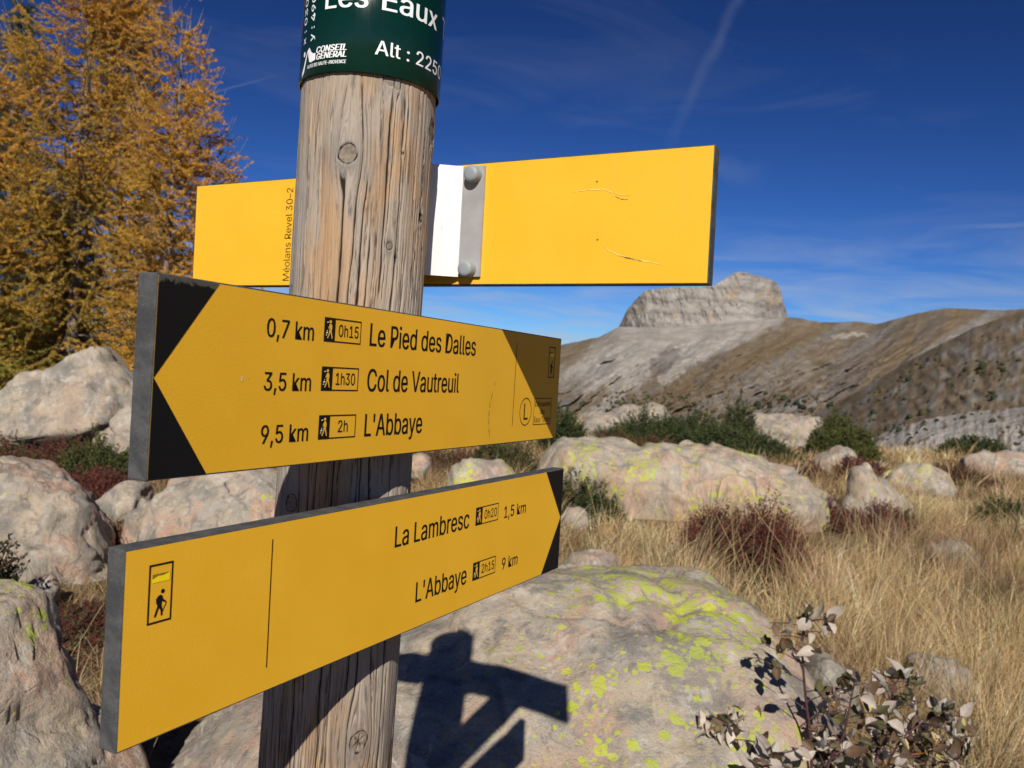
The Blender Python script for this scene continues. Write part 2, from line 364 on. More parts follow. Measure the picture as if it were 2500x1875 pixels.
def g_far(A, T, Rr, Z):
    elev = (Z - HC) / Rr
    s = A * 70 - elev * 92                                  # gullies run down to the left of the view
    q = np.stack([s + 1.2 * fbm(np.stack([A * 30, elev * 30, 0 * A + 12], -1), 3), elev * 26, 0 * A], -1)
    rid = fbm(q * 0.75, 6, 0.55, True); fine = fbm(np.stack([s * 3.1, elev * 60, 0 * A + 7], -1), 4)
    disp = -(rid * 140 + fine * 30) * (0.35 + 0.65 * (1 - T))
    n = fbm(np.stack([s * 0.36, elev * 9, 0 * A + 3], -1), 5, 0.55); n2 = fbm(np.stack([A * 130, elev * 150, 0 * A + 9], -1), 5, 0.65)
    c = lerp(np.broadcast_to(BROWN, A.shape + (3,)), np.broadcast_to(GREYC * 0.78, A.shape + (3,)), sstep(-0.08, 0.20, n + 0.30 * n2 + 0.02))
    # scree fan falling left from the foot of the summit cliff
    cx = azpx(1650) + (elev - 0.055) * 1.75 + 0.02 * n2
    fan = np.exp(-((A - cx) / (0.050 + 0.12 * np.clip(0.06 - elev, 0, 1))) ** 2) * sstep(-0.045, 0.03, elev)
    fan2 = np.exp(-((A - (azpx(1830) + (elev - 0.055) * 2.7)) / 0.020) ** 2) * sstep(0.0, 0.03, elev)
    fan = sstep(0.15, 0.75, (fan * 1.15 + fan2 * 0.9) * (0.85 + 0.9 * fbm(np.stack([s * 1.9, elev * 12, 0 * A + 5], -1), 5, 0.6)))
    ce = interp_px(SLOPE, A[:, 0])[:, None]; win = sstep(azpx(1400), azpx(1540), A) * sstep(azpx(2000), azpx(1880), A)
    apron = sstep(0.030, 0.004, ce - elev + 0.012 * n2) * win; fan = np.maximum(fan, apron)
    c = lerp(c, np.broadcast_to(SCREE, A.shape + (3,)), np.clip(fan, 0, 1))
    px, py = to_px(A, elev); px = px + 26 * n2 + 20 * n; py = py + 22 * fbm(np.stack([A * 90, elev * 90, 0 * A + 14], -1), 4)
    for pts, wd, colr, amt in BELTS:
        k = np.zeros_like(A)
        for (x0, y0), (x1, y1) in zip(pts[:-1], pts[1:]):
            t = np.clip(((px - x0) * (x1 - x0) + (py - y0) * (y1 - y0)) / ((x1 - x0) ** 2 + (y1 - y0) ** 2), 0, 1); k = np.maximum(k, sstep(wd * 1.25, wd * 0.7, np.hypot(px - x0 - t * (x1 - x0), py - y0 - t * (y1 - y0))))
        c = lerp(c, np.broadcast_to(np.array(colr), A.shape + (3,)), k * amt * (0.8 + 0.5 * n2))
    c = lerp(c, np.broadcast_to(DKBR, A.shape + (3,)), 0.45 * sstep(0.25, 0.7, -rid + 0.5 * n2))
    return disp, c
VM = layer('mountain_range', 'brown and grey mountain ridge beneath the summit block', SLOPE, 2800, 1000, -190, R(-62), R(66), 1700, 190, 1.15, g_far, 1, edge=4)

MESA = [(1497, 812), (1511, 796), (1533, 752), (1560, 722), (1577, 706), (1640, 700), (1700, 699), (1745, 695), (1772, 677), (1790, 666), (1804, 662), (1820, 664), (1842, 670), (1870, 676), (1891, 685), (1905, 701), (1913, 734), (1924, 772), (1936, 800)]
def build_mesa():
    na, nt_ = 420, 120
    az = np.linspace(azpx(1499, 800), azpx(1934, 795), na); tl = interp_px(MESA, az)
    mid = 0.5 * (az[0] + az[-1]); half = 0.5 * (az[-1] - az[0])
    u = (az - mid) / half
    rr0 = 2790 + 210 * np.abs(u) ** 3                      # the block is round in plan
    T = np.linspace(0, 1, nt_); A, Tm = np.meshgrid(az, T, indexing='ij'); U = u[:, None]
    zt = tl * (rr0 + 60) + HC + 3.5 * fbm(np.stack([az * 160, 0 * az, 0 * az + 2], -1), 4)
    zb = np.minimum(zt - 4, (interp_px(SLOPE, az) - 0.02) * rr0)
    Z = zb[:, None] + (zt - zb)[:, None] * Tm
    hz = Z / 46.0 + 0.35 * fbm(np.stack([A * 60, Z * 0.012, 0 * A + 5], -1), 3)
    strata = np.abs(((hz + 0.25 * fbm(np.stack([A * 40, hz * 0.3, 0 * A], -1), 3)) % 1.0) - 0.5) * 2
    rid = fbm(np.stack([A * 75 + 0.3 * hz, Z * 0.014, 0 * A + 4], -1), 5, 0.5, True)
    Rr = rr0[:, None] + 60 * Tm ** 0.8 - rid * 16 - strata * 4 - 3 * fbm(np.stack([A * 300, Z * 0.09, 0 * A], -1), 4)
    Rr = Rr + 16 * (sstep(0.30, 0.36, Tm + 0.06 * rid) + sstep(0.62, 0.68, Tm + 0.06 * rid))
    n = fbm(np.stack([A * 55, hz * 0.7, 0 * A + 8], -1), 4)
    c = lerp(np.broadcast_to(GREYC * 1.16, A.shape + (3,)), np.broadcast_to(GREYC * 0.62, A.shape + (3,)), sstep(0.5, 0.95, strata) * 0.5)
    c = lerp(c, np.broadcast_to(OCHRE, A.shape + (3,)), sstep(0.10, 0.42, n) * 0.7)
    c = lerp(c, np.broadcast_to(GREYC * 0.7, A.shape + (3,)), sstep(0.15, -0.35, rid) * 0.6)
    Xt = (rr0 + 330)[:, None]
    Rr = np.concatenate([Rr, Rr[:, -1:] + 50, Xt + 60, Xt + 120], 1); Z = np.concatenate([Z, Z[:, -1:] + 1, Z[:, -1:] - 6, zb[:, None] - 60], 1)
    c = np.concatenate([c] + [c[:, -1:]] * 3, 1); n2 = nt_ + 3; A2 = np.repeat(az[:, None], n2, 1)
    V = np.stack([Rr * np.sin(A2), Rr * np.cos(A2), Z], -1).reshape(-1, 3)
    i = np.arange(na - 1)[:, None] * n2; j = np.arange(n2 - 1)[None, :]
    Fq = np.stack([i + j, i + n2 + j, i + n2 + j + 1, i + j + 1], -1).reshape(-1, 4)
    tag(obj('mountain_summit', mesh_np('mountain_summit', V, Fq, True, c.reshape(-1, 3)), M_MTN), 'grey flat-topped rock summit with banded cliffs above the ridge', None, None, 'structure')
build_mesa()

SPUR = [(1800, 1090), (1900, 1060), (2021, 998), (2087, 960), (2222, 878), (2374, 802), (2500, 758), (2700, 690), (3400, 560), (4200, 520)]
def g_spur(A, T, Rr, Z):
    elev = (Z - HC) / Rr
    s = A * 60 - elev * 40
    rid = fbm(np.stack([A * 55, elev * 60, 0 * A + 1], -1), 5, 0.55, True); n = fbm(np.stack([s * 1.3, elev * 70, 0 * A + 6], -1), 5)
    c = lerp(np.broadcast_to(BROWN * 0.98, A.shape + (3,)), np.broadcast_to(GREYC * 0.74, A.shape + (3,)), sstep(-0.08, 0.30, n))
    c = lerp(c, np.broadcast_to(DKBR * 0.9, A.shape + (3,)), sstep(0.08, 0.40, -n) * 0.5)
    return -(rid * 20 + n * 6), c
VS = layer('hillside', 'shrubby brown spur coming down from the side', SPUR, 1150, 420, -95, azpx(1780), azpx(4100), 520, 130, 1.1, g_spur, 1, edge=2)
SCR = [(1900, 1120), (2050, 1090), (2135, 1066), (2211, 1034), (2330, 1012), (2500, 992), (2800, 960), (3600, 930)]
def g_scr(A, T, Rr, Z):
    n = fbm(np.stack([A * 120, T * 14, 0 * A + 2], -1), 5); k = fbm(np.stack([A * 420, T * 46, 0 * A + 2], -1), 4)
    c = lerp(np.broadcast_to(SCREE * 1.08, A.shape + (3,)), np.broadcast_to(BROWN, A.shape + (3,)), sstep(0.08, 0.34, n))
    c = c * (1 + 0.5 * k)[..., None]
    return -(n * 9 + k * 4), np.clip(c, 0.03, 0.6)
VC = layer('scree_slope', 'pale scree slope dotted with dark bushes', SCR, 360, 130, -42, azpx(1880), azpx(3600), 520, 110, 1.0, g_scr, 1, back=90, edge=1.2)

def bushes(name, label, V, n, smin, smax, seed, lo, hi, dens, cols, win=None):
    rg = np.random.default_rng(seed); na, nt_ = V.shape[:2]; i0, i1 = (0, na) if win is None else win
    bm = bmesh.new(); bmesh.ops.create_icosphere(bm, subdivisions=2, radius=1); B = np.array([v.co for v in bm.verts]); BF = np.array([[v.index for v in f.verts] for f in bm.faces]); bm.free()
    VV, FF, CC = [], [], []; o = 0; k = 0; tries = 0
    while k < n and tries < n * 30:
        tries += 1
        i = rg.integers(i0, i1); j = rg.integers(int(lo * nt_), int(hi * nt_)); p = V[i, j]
        if perlin(np.array([[i * 0.021, j * 0.05, seed]]))[0] * 1.6 + rg.normal() * 0.25 < dens: continue
        s = rg.uniform(smin, smax) * (0.6 + 0.8 * rg.random() ** 3)
        nb = 1 + 0.45 * fbm(B * 1.7 + rg.uniform(0, 90, 3), 3)
        P = B * nb[:, None] * np.array([1, 1, rg.uniform(0.6, 1.25)]) * s + p + np.array([0, 0, s * 0.35])
        VV.append(P); FF.append(BF + o); o += len(P); c = cols[rg.integers(0, len(cols))] * rg.uniform(0.7, 1.3); CC.append(np.broadcast_to(c, P.shape)); k += 1
    ob = obj(name, mesh_np(name, np.concatenate(VV), np.concatenate(FF), False, np.concatenate(CC)), M_LEAF)
    tag(ob, label, None, None, 'stuff')
GRN = [np.array(c) for c in ((0.030, 0.042, 0.022), (0.040, 0.050, 0.024), (0.055, 0.050, 0.026), (0.026, 0.036, 0.024))]
AUT = GRN + [np.array(c) for c in ((0.085, 0.062, 0.028), (0.07, 0.055, 0.026))]
bushes('hillside_bushes', 'far dark bushes and small trees scattered over the brown spur', VS, 1000, 1.2, 3.0, 3, 0.18, 0.93, -0.02, AUT)
_w = [int(np.searchsorted(np.arctan2(VM[:, 60, 0], VM[:, 60, 1]), azpx(q))) for q in (1300, 2450)]
bushes('mountain_trees', 'tiny dark trees and bushes low on the far mountain slope', VM, 800, 2.5, 6.0, 9, 0.10, 0.50, 0.05, AUT, _w)
bushes('scree_bushes', 'dark bushes dotted over the pale scree slope', VC, 620, 0.45, 1.15, 5, 0.2, 0.99, -0.10, GRN)

# ------------------------------------------------------------------ signpost
POST = np.array([-0.14834, 0.79251]); PR = 0.061; POST_TOP = 0.365; PLEAN = 0.00628
signpost = empty('signpost', (POST[0], POST[1], 0))
tag(signpost, 'weathered round wooden signpost with three yellow boards and a green name band', 'signpost')
ORG = np.array([POST[0], POST[1], 0.0])
def loc(P): return np.asarray(P) - ORG          # world -> signpost space

def build_post():
    th = np.concatenate([np.radians(np.linspace(-112, 112, 330)), np.radians(np.linspace(112, 248, 46))[1:-1]])
    zr = np.concatenate([np.linspace(-HC - 0.25, -0.47, 40)[:-1], np.linspace(-0.47, 0.262, 620), np.linspace(0.262, POST_TOP - 0.006, 24)[1:], [POST_TOP - 0.003, POST_TOP]])
    Z, TH = np.meshgrid(zr, th, indexing='ij')
    S = TH * PR                                   # arc length
    rg = np.random.default_rng(21)
    knots = [(-4.2, .178, .0080, 1.0), (26, .2435, .0042, .7), (33, .2405, .0030, .6), (35.2, .103, .0030, .9), (41.8, .0943, .0012, 1), (41.8, .1845, .0011, 1), (69.6, .134, .0035, 1.0), (82, .214, .0095, .8),
             (36, -.330, .0085, .9), (-38, -.125, .0070, .9), (-60, .06, .004, .7), (12, -.43, .006, .8), (-70, .23, .004, .6), (60, -.02, .003, .6)]
    GX = S.copy(); knot = np.zeros_like(S); ring = np.zeros_like(S); halo = np.zeros_like(S); disp = np.zeros_like(S)
    for (kt, kz, kr, kd) in knots:
        dx = S - math.radians(kt) * PR; dz = (Z - kz)
        d = np.sqrt(dx ** 2 + (dz / 1.08) ** 2); dl = np.sqrt(dx ** 2 + (dz / 2.4) ** 2)
        push = kr * 1.15 * np.exp(-(dl / (kr * 1.7)) ** 2)
        GX = GX - np.sign(dx) * push * (1 - np.exp(-(dx / (kr * 0.5)) ** 2))
        knot = np.maximum(knot, sstep(kr * 1.02, kr * 0.9, d) * kd)
        wob = 1 + 0.16 * perlin(np.stack([dx * 130, dz * 130, 0 * dx + kt], -1))
        ring = np.maximum(ring, np.exp(-((d * wob - kr) / (0.0004 + kr * 0.05)) ** 2) * kd * (0.45 + 0.75 * np.clip(0.5 + perlin(np.stack([dx * 190 + 5, dz * 190, 0 * dx + kt + 3], -1)), 0, 1)))
        halo = np.maximum(halo, np.exp(-(np.sqrt((dx + 0.3 * kr) ** 2 + (dz / 1.35) ** 2) / (kr * 2.3)) ** 2) * kd)
        disp += 0.0016 * kd * np.exp(-(d / (kr * 1.9)) ** 2) * (kr / 0.008)
        disp -= 0.0012 * kd * sstep(kr, kr * 0.8, d) * (kr / 0.008)
    GX = GX + 0.0035 * perlin(np.stack([S * 14, Z * 5.5, 0 * S + 2], -1)) + 0.0012 * perlin(np.stack([S * 60, Z * 16, 0 * S + 5], -1))
    # drying cracks along the grain: (angle, top, bottom, half width, depth)
    cr = [(-5.5, .168, -.02, .0007, 1), (4, .246, -.02, .0005, .9), (-8, .246, .19, .0004, .6), (28, .243, .05, .0006, .9), (40, .240, -.05, .0006, .9), (11, .165, -.04, .0006, .9), (17, .12, -.1, .0005, .8), (-14, .07, -.3, .0005, .8), (22, .06, -.3, .0006, .8), (-21, -.05, -.47, .0006, .8), (30, -.05, -.47, .0006, .9), (50, .1, -.3, .0005, .7), (58, -.18, -.47, .0009, 1), (1, -.07, -.47, .0006, .8), (-33, -.07, -.47, .0006, .8), (44, -.2, -.47, .0005, .8), (8, -.23, -.47, .0005, .7)]
    for k in range(260):
        a = rg.uniform(-110, 110); z0 = rg.uniform(-.45, .25); ln = rg.uniform(.02, .13) * (1 + (rg.random() < .2)); cr.append((a, z0 + ln / 2, z0 - ln / 2, rg.uniform(.00015, .00036), rg.uniform(.35, .85)))
    crack = np.zeros_like(S)
    for q, (a, z1, z0, w, d) in enumerate(cr):
        mid = math.radians(a) * PR
        wob = (0.0016 * perlin(np.stack([zr * 12, 0 * zr + q * 3.7, 0 * zr], -1)) + 0.0004 * perlin(np.stack([zr * 75, 0 * zr + q * 1.7, 0 * zr], -1)))[:, None]
        e = (sstep(z0, z0 + 0.02, zr) * sstep(z1, z1 - 0.015, zr))[:, None]
        wv = (w * (0.45 + 0.9 * np.abs(perlin(np.stack([zr * 28, 0 * zr + q, 0 * zr + 9], -1)))) + 1e-5)[:, None]
        crack = np.maximum(crack, np.exp(-((GX - mid - wob) / (wv * (1.5 if q < 17 else 1.0) + 0.00022)) ** 2) * e * d)
    # radial splits inside the two big knots
    for (kt, kz, kr, angs) in ((36, -.330, .0085, (0.6, 2.2, 1.4)), (-4.2, .178, .008, ())):
        dx = S - math.radians(kt) * PR; dz = Z - kz; dd = np.hypot(dx, dz)
        for a in angs: crack = np.maximum(crack, np.exp(-((dx * math.sin(a) - dz * math.cos(a)) / .0005) ** 2) * sstep(kr * .95, kr * .5, dd) * .8)
    lump = 0.0011 * perlin(np.stack([np.cos(TH) * 1.5, np.sin(TH) * 1.5, Z * 2.5], -1)) + 0.0007 * perlin(np.stack([GX * 55, Z * 6, 0 * Z + 3], -1)) + 0.00035 * perlin(np.stack([GX * 260, Z * 14, 0 * Z + 1], -1))
    hole = np.exp(-(((S - math.radians(69.6) * PR) / .0018) ** 2 + ((Z - .137) / .0055) ** 2))
    Rr = PR - 0.0006 + disp + lump * 1.3 - 0.0030 * crack - 0.0012 * ring - 0.005 * hole
    top = Z > POST_TOP - 0.0045; Rr = np.where(top, Rr - 0.003 * (Z > POST_TOP - 0.002), Rr)
    X = Rr * np.sin(TH) + PLEAN * Z; Y = -Rr * np.cos(TH)
    V = np.stack([X, Y, Z + HC], -1).reshape(-1, 3)
    nz, nt_ = Z.shape
    i = np.arange(nz - 1)[:, None] * nt_; j = np.arange(nt_)[None, :]; j2 = (j + 1) % nt_
    Fq = np.stack([i + j, i + j2, i + nt_ + j2, i + nt_ + j], -1).reshape(-1, 4)
    cen = len(V); V = np.vstack([V, [PLEAN * POST_TOP, 0, POST_TOP + HC]]); last = (nz - 1) * nt_
    cap = np.stack([last + j[0], last + j2[0], np.full(nt_, cen), np.full(nt_, cen)], -1)
    cols = np.stack([np.clip(crack + ring * 0.9 + hole * 1.5, 0, 1), np.clip(knot, 0, 1), np.clip(halo, 0, 1)], -1).reshape(-1, 3); cols = np.vstack([cols, [[0, 0, 0]]])
    grain = np.stack([GX, Z, 0 * Z], -1).reshape(-1, 3); grain = np.vstack([grain, [[0, 0, 0]]])
    me = bpy.data.meshes.new('post')
    me.from_pydata(V.tolist(), [], Fq.tolist() + [tuple(c[:3]) for c in cap.tolist()])
    me.polygons.foreach_set('use_smooth', np.ones(len(me.polygons), bool))
    a1 = me.attributes.new('Col', 'FLOAT_COLOR', 'POINT'); c4 = np.ones((len(V), 4), np.float32); c4[:, :3] = cols; a1.data.foreach_set('color', c4.ravel())
    a2 = me.attributes.new('grain', 'FLOAT_VECTOR', 'POINT'); a2.data.foreach_set('vector', grain.astype(np.float32).ravel())
    m, nt, b = mat('weathered_wood', 0.85, 0.15); n = NB(nt)
    g = n.attr('grain', 'Vector'); cs = n.sep(n.attr('Col', 'Vector'))
    fib = n.noise(n.mapping(g, (1500, 26, 1)), 1, 5, 0.65); fib2 = n.noise(n.mapping(g, (520, 9, 1), (3, 1, 0)), 1, 5, 0.6); band = n.noise(n.mapping(g, (95, 3.2, 1), (9, 4, 0)), 1, 5, 0.6, 0.4)
    patch = n.noise(n.mapping(g, (26, 9, 1), (2, 7, 0)), 1, 5, 0.6, 0.5)
    c = n.mix(n.rng(band, 0.34, 0.66), (0.45, 0.315, 0.195), (0.33, 0.210, 0.12))
    c = n.mix(n.m('MULTIPLY', n.rng(n.noise(n.mapping(g, (40, 5, 1), (4, 4, 0)), 1, 4), 0.52, 0.70), 0.6), c, (0.42, 0.255, 0.13))
    c = n.mix(n.m('MULTIPLY', n.rng(patch, 0.40, 0.58), 0.85), c, (0.355, 0.305, 0.250))
    sx = n.sep(g)[0]
    edge_ = n.m('MAXIMUM', n.rng(sx, -0.028, -0.062), n.rng(sx, 0.050, 0.082))
    c = n.mix(n.m('MULTIPLY', edge_, 0.75), c, n.mix(n.rng(fib2, .35, .65), (0.36, 0.33, 0.29), (0.27, 0.235, 0.20)))
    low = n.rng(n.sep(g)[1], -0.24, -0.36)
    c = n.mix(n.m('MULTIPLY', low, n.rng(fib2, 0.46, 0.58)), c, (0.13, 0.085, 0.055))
    c = n.mix(n.m('MULTIPLY', n.rng(fib2, 0.45, 0.28), 0.85), c, (0.140, 0.098, 0.068))
    c = n.mix(n.m('MULTIPLY', n.rng(fib, 0.46, 0.28), 0.7), c, (0.11, 0.078, 0.055))
    c = n.mix(n.m('MULTIPLY', n.rng(fib, 0.60, 0.78), 0.45), c, (0.58, 0.49, 0.38))
    stain = n.noise(n.mapping(g, (210, 20, 1), (1, 3, 0)), 1, 4, 0.6)
    c = n.mix(n.m('MULTIPLY', n.rng(stain, 0.555, 0.66), 0.75), c, (0.110, 0.098, 0.090))
    c = n.mix(n.m('MULTIPLY', cs[2], 0.85), c, n.mix(n.rng(fib2, .35, .65), (0.150, 0.138, 0.124), (0.31, 0.285, 0.25)))
    c = n.mix(n.m('MULTIPLY', cs[1], 0.75), c, n.mix(n.rng(n.noise(n.mapping(g, (300, 300, 1)), 1, 5), .35, .65), (0.12, 0.09, 0.07), (0.27, 0.21, 0.15)))
    c = n.mix(n.rng(cs[0], 0.18, 0.75), c, (0.022, 0.016, 0.012))
    nt.links.new(c, b.inputs['Base Color'])
    h = n.m('ADD', n.m('MULTIPLY', fib, 0.5), n.m('ADD', fib2, n.m('MULTIPLY', stain, -0.3)))
    nt.links.new(n.bump(h, 0.9, 0.0016), b.inputs['Normal'])
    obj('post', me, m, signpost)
build_post()

# ---- lettering
try: FONT = bpy.data.fonts.load(bpy.utils.system_resource('DATAFILES') + '/fonts/Inter.woff2')   # the sans serif that ships with Blender
except Exception: FONT = None
def text_mesh(s, bold=0.0, shear=0.0, spacing=1.0):
    cu = bpy.data.curves.new('lettering', 'FONT'); cu.body = s; cu.size = 1; cu.font = FONT or cu.font; cu.offset = bold; cu.shear = shear; cu.space_character = spacing; cu.resolution_u = 4; cu.fill_mode = 'FRONT'
    o = bpy.data.objects.new('lettering', cu); COL.objects.link(o); dg = bpy.context.evaluated_depsgraph_get(); dg.update()
    me = bpy.data.meshes.new_from_object(o.evaluated_get(dg)); bpy.data.objects.remove(o); bpy.data.curves.remove(cu)
    return me
_h = text_mesh('H'); CAPH = max(v.co.y for v in _h.vertices)
def text_fit(s, x0, x1, base, cap, bold=0.0, shear=0.0, strips=0):
    """flat text whose ink runs from x0 to x1 with the given baseline and capital height"""
    me = text_mesh(s, 0.0, shear)
    bm = bmesh.new(); bm.from_mesh(me)
    if bold > 0:                                    # heavier strokes: the same glyphs again, shifted by a hair
        base_v = bm.verts[:]
        for q, dx in enumerate((-bold, bold)):
            bm.from_mesh(me); bm.verts.ensure_lookup_table()
            for v in bm.verts[len(base_v) * (q + 1):]: v.co.x += dx; v.co.z = 0.00002 * (q + 1)
    bpy.data.meshes.remove(me)
    xs = [v.co.x for v in bm.verts]; a, b_ = min(xs), max(xs); k = (x1 - x0) / (b_ - a); ky = cap / CAPH
    for v in bm.verts: v.co = ((v.co.x - a) * k + x0, v.co.y * ky + base, v.co.z)
    if strips:
        x = x0 + strips
        while x < x1:
            bmesh.ops.bisect_plane(bm, geom=bm.verts[:] + bm.edges[:] + bm.faces[:], plane_co=(x, 0, 0), plane_no=(1, 0, 0)); x += strips
    return bm
def to_mesh(bm, name):
    me = bpy.data.meshes.new(name); bm.to_mesh(me); bm.free(); return me
def poly(bm, pts, z=0.0):
    f = bm.faces.new([bm.verts.new((x, y, z)) for x, y in pts]); return f
def bar(bm, p, q, w):
    p = np.array(p, float); q = np.array(q, float); d = q - p; d /= np.linalg.norm(d); nrm = np.array([-d[1], d[0]]) * w / 2
    poly(bm, [tuple(p + nrm), tuple(p - nrm), tuple(q - nrm), tuple(q + nrm)])
def frame(bm, x0, y0, x1, y1, w):
    poly(bm, [(x0, y0), (x1, y0), (x1, y0 + w), (x0, y0 + w)]); poly(bm, [(x0, y1 - w), (x1, y1 - w), (x1, y1), (x0, y1)])
    poly(bm, [(x0, y0 + w), (x0 + w, y0 + w), (x0 + w, y1 - w), (x0, y1 - w)]); poly(bm, [(x1 - w, y0 + w), (x1, y0 + w), (x1, y1 - w), (x1 - w, y1 - w)])
def disc(bm, cx, cy, rx, ry, n=20):
    poly(bm, [(cx + rx * math.cos(k * 2 * math.pi / n), cy + ry * math.sin(k * 2 * math.pi / n)) for k in range(n)])
HIKER = [[(0.60, 0.79), (0.70, 0.74), (0.74, 0.62), (0.70, 0.50), (0.66, 0.42), (0.74, 0.28), (0.84, 0.04), (0.74, 0.02), (0.60, 0.26), (0.50, 0.36), (0.44, 0.22), (0.26, 0.02), (0.14, 0.05), (0.32, 0.26), (0.38, 0.44), (0.40, 0.60), (0.30, 0.52), (0.24, 0.56), (0.38, 0.74), (0.48, 0.80)]]
HIKER2 = [[(0.36, 0.78), (0.50, 0.82), (0.62, 0.76), (0.66, 0.64), (0.86, 0.52), (0.84, 0.47), (0.60, 0.56), (0.58, 0.42), (0.66, 0.22), (0.66, 0.03), (0.56, 0.02), (0.54, 0.20), (0.44, 0.34), (0.28, 0.02), (0.15, 0.02), (0.34, 0.42), (0.26, 0.52), (0.24, 0.68)],
          [(0.84, 0.50), (0.88, 0.47), (0.62, 0.10), (0.59, 0.12)]]
def figure(bm, parts, x0, y0, w, h, head, flip=False):
    fx = (lambda x: x0 + w * (1 - x)) if flip else (lambda x: x0 + w * x)
    for P in parts: poly(bm, [(fx(x), y0 + h * y) for x, y in P])
    disc(bm, fx(head[0]), y0 + h * head[1], w * head[2] , h * head[3], 14)

def print_mat(name, col, rough=0.55, spec=0.35): return plain(name, col, rough, spec)
M_BLACK = print_mat('black_print', (0.008, 0.007, 0.007), 0.55, 0.15)
M_WHITE = print_mat('white_print', (0.78, 0.79, 0.78), 0.45, 0.35)
def yellow_mat():
    m, nt, b = mat('yellow_laminate', 0.5, 0.22); n = NB(nt); co = n.coord('Generated')
    w = n.coord('Object')
    c = n.mix(n.rng(n.noise(w, 9, 5, 0.6), 0.3, 0.7), (0.735, 0.392, 0.020), (0.765, 0.418, 0.025))
    c = n.mix(n.m('MULTIPLY', n.rng(n.noise(w, 420, 3, 0.6), 0.66, 0.78), 0.10), c, (0.5, 0.3, 0.05))
    c = n.mix(n.m('MULTIPLY', n.rng(n.noise(n.mapping(w, (60, 5, 60)), 1, 5, 0.65), 0.55, 0.75), 0.16), c, (0.60, 0.36, 0.06))
    c = n.mix(n.m('MULTIPLY', n.rng(n.noise(w, 230, 4, 0.7), 0.70, 0.76), 0.5), c, (0.25, 0.15, 0.03))
    nt.links.new(c, b.inputs['Base Color'])
    nt.links.new(n.rng(n.noise(w, 18, 5, 0.65), 0.3, 0.7, 0.42, 0.62), b.inputs['Roughness'])
    nt.links.new(n.bump(n.noise(w, 620, 3, 0.55), 0.20, 0.0006), b.inputs['Normal'])
    return m
M_YEL = yellow_mat()
def core_mat():
    m, nt, b = mat('grey_laminate_core', 0.8, 0.2); n = NB(nt); w = n.coord('Object')
    c = n.mix(n.rng(n.noise(w, 60, 6, 0.7), 0.35, 0.65), (0.045, 0.047, 0.048), (0.082, 0.083, 0.081))
    c = n.mix(n.m('MULTIPLY', n.rng(n.noise(w, 14, 5, 0.7, 1.0), 0.56, 0.7), 0.5), c, (0.05, 0.052, 0.055))
    c = n.mix(n.m('MULTIPLY', n.rng(n.noise(w, 700, 3), 0.62, 0.75), 0.5), c, (0.24, 0.235, 0.22))
    nt.links.new(c, b.inputs['Base Color']); nt.links.new(n.bump(n.noise(w, 500, 4, 0.7), 0.5, 0.0008), b.inputs['Normal']); return m
M_CORE = core_mat()
def worn_black():
    m, nt, b = mat('worn_black_paint', 0.55, 0.15); n = NB(nt); w = n.coord('Object')
    s = n.sep(w)
    f = n.m('ADD', n.rng(s[1], 0.1115, 0.1195, 0, 1, False), n.m('MULTIPLY', n.m('SUBTRACT', n.noise(w, 90, 6, 0.75, 0.6), 0.5), 2.6))
    c = n.mix(n.m('MULTIPLY', n.rng(f, 0.42, 0.62), n.rng(s[1], 0.107, 0.112)), (0.007, 0.007, 0.007), (0.085, 0.078, 0.06))
    nt.links.new(c, b.inputs['Base Color']); nt.links.new(n.bump(n.noise(w, 520, 3), 0.2, 0.0005), b.inputs['Normal']); return m
M_WORN = worn_black()

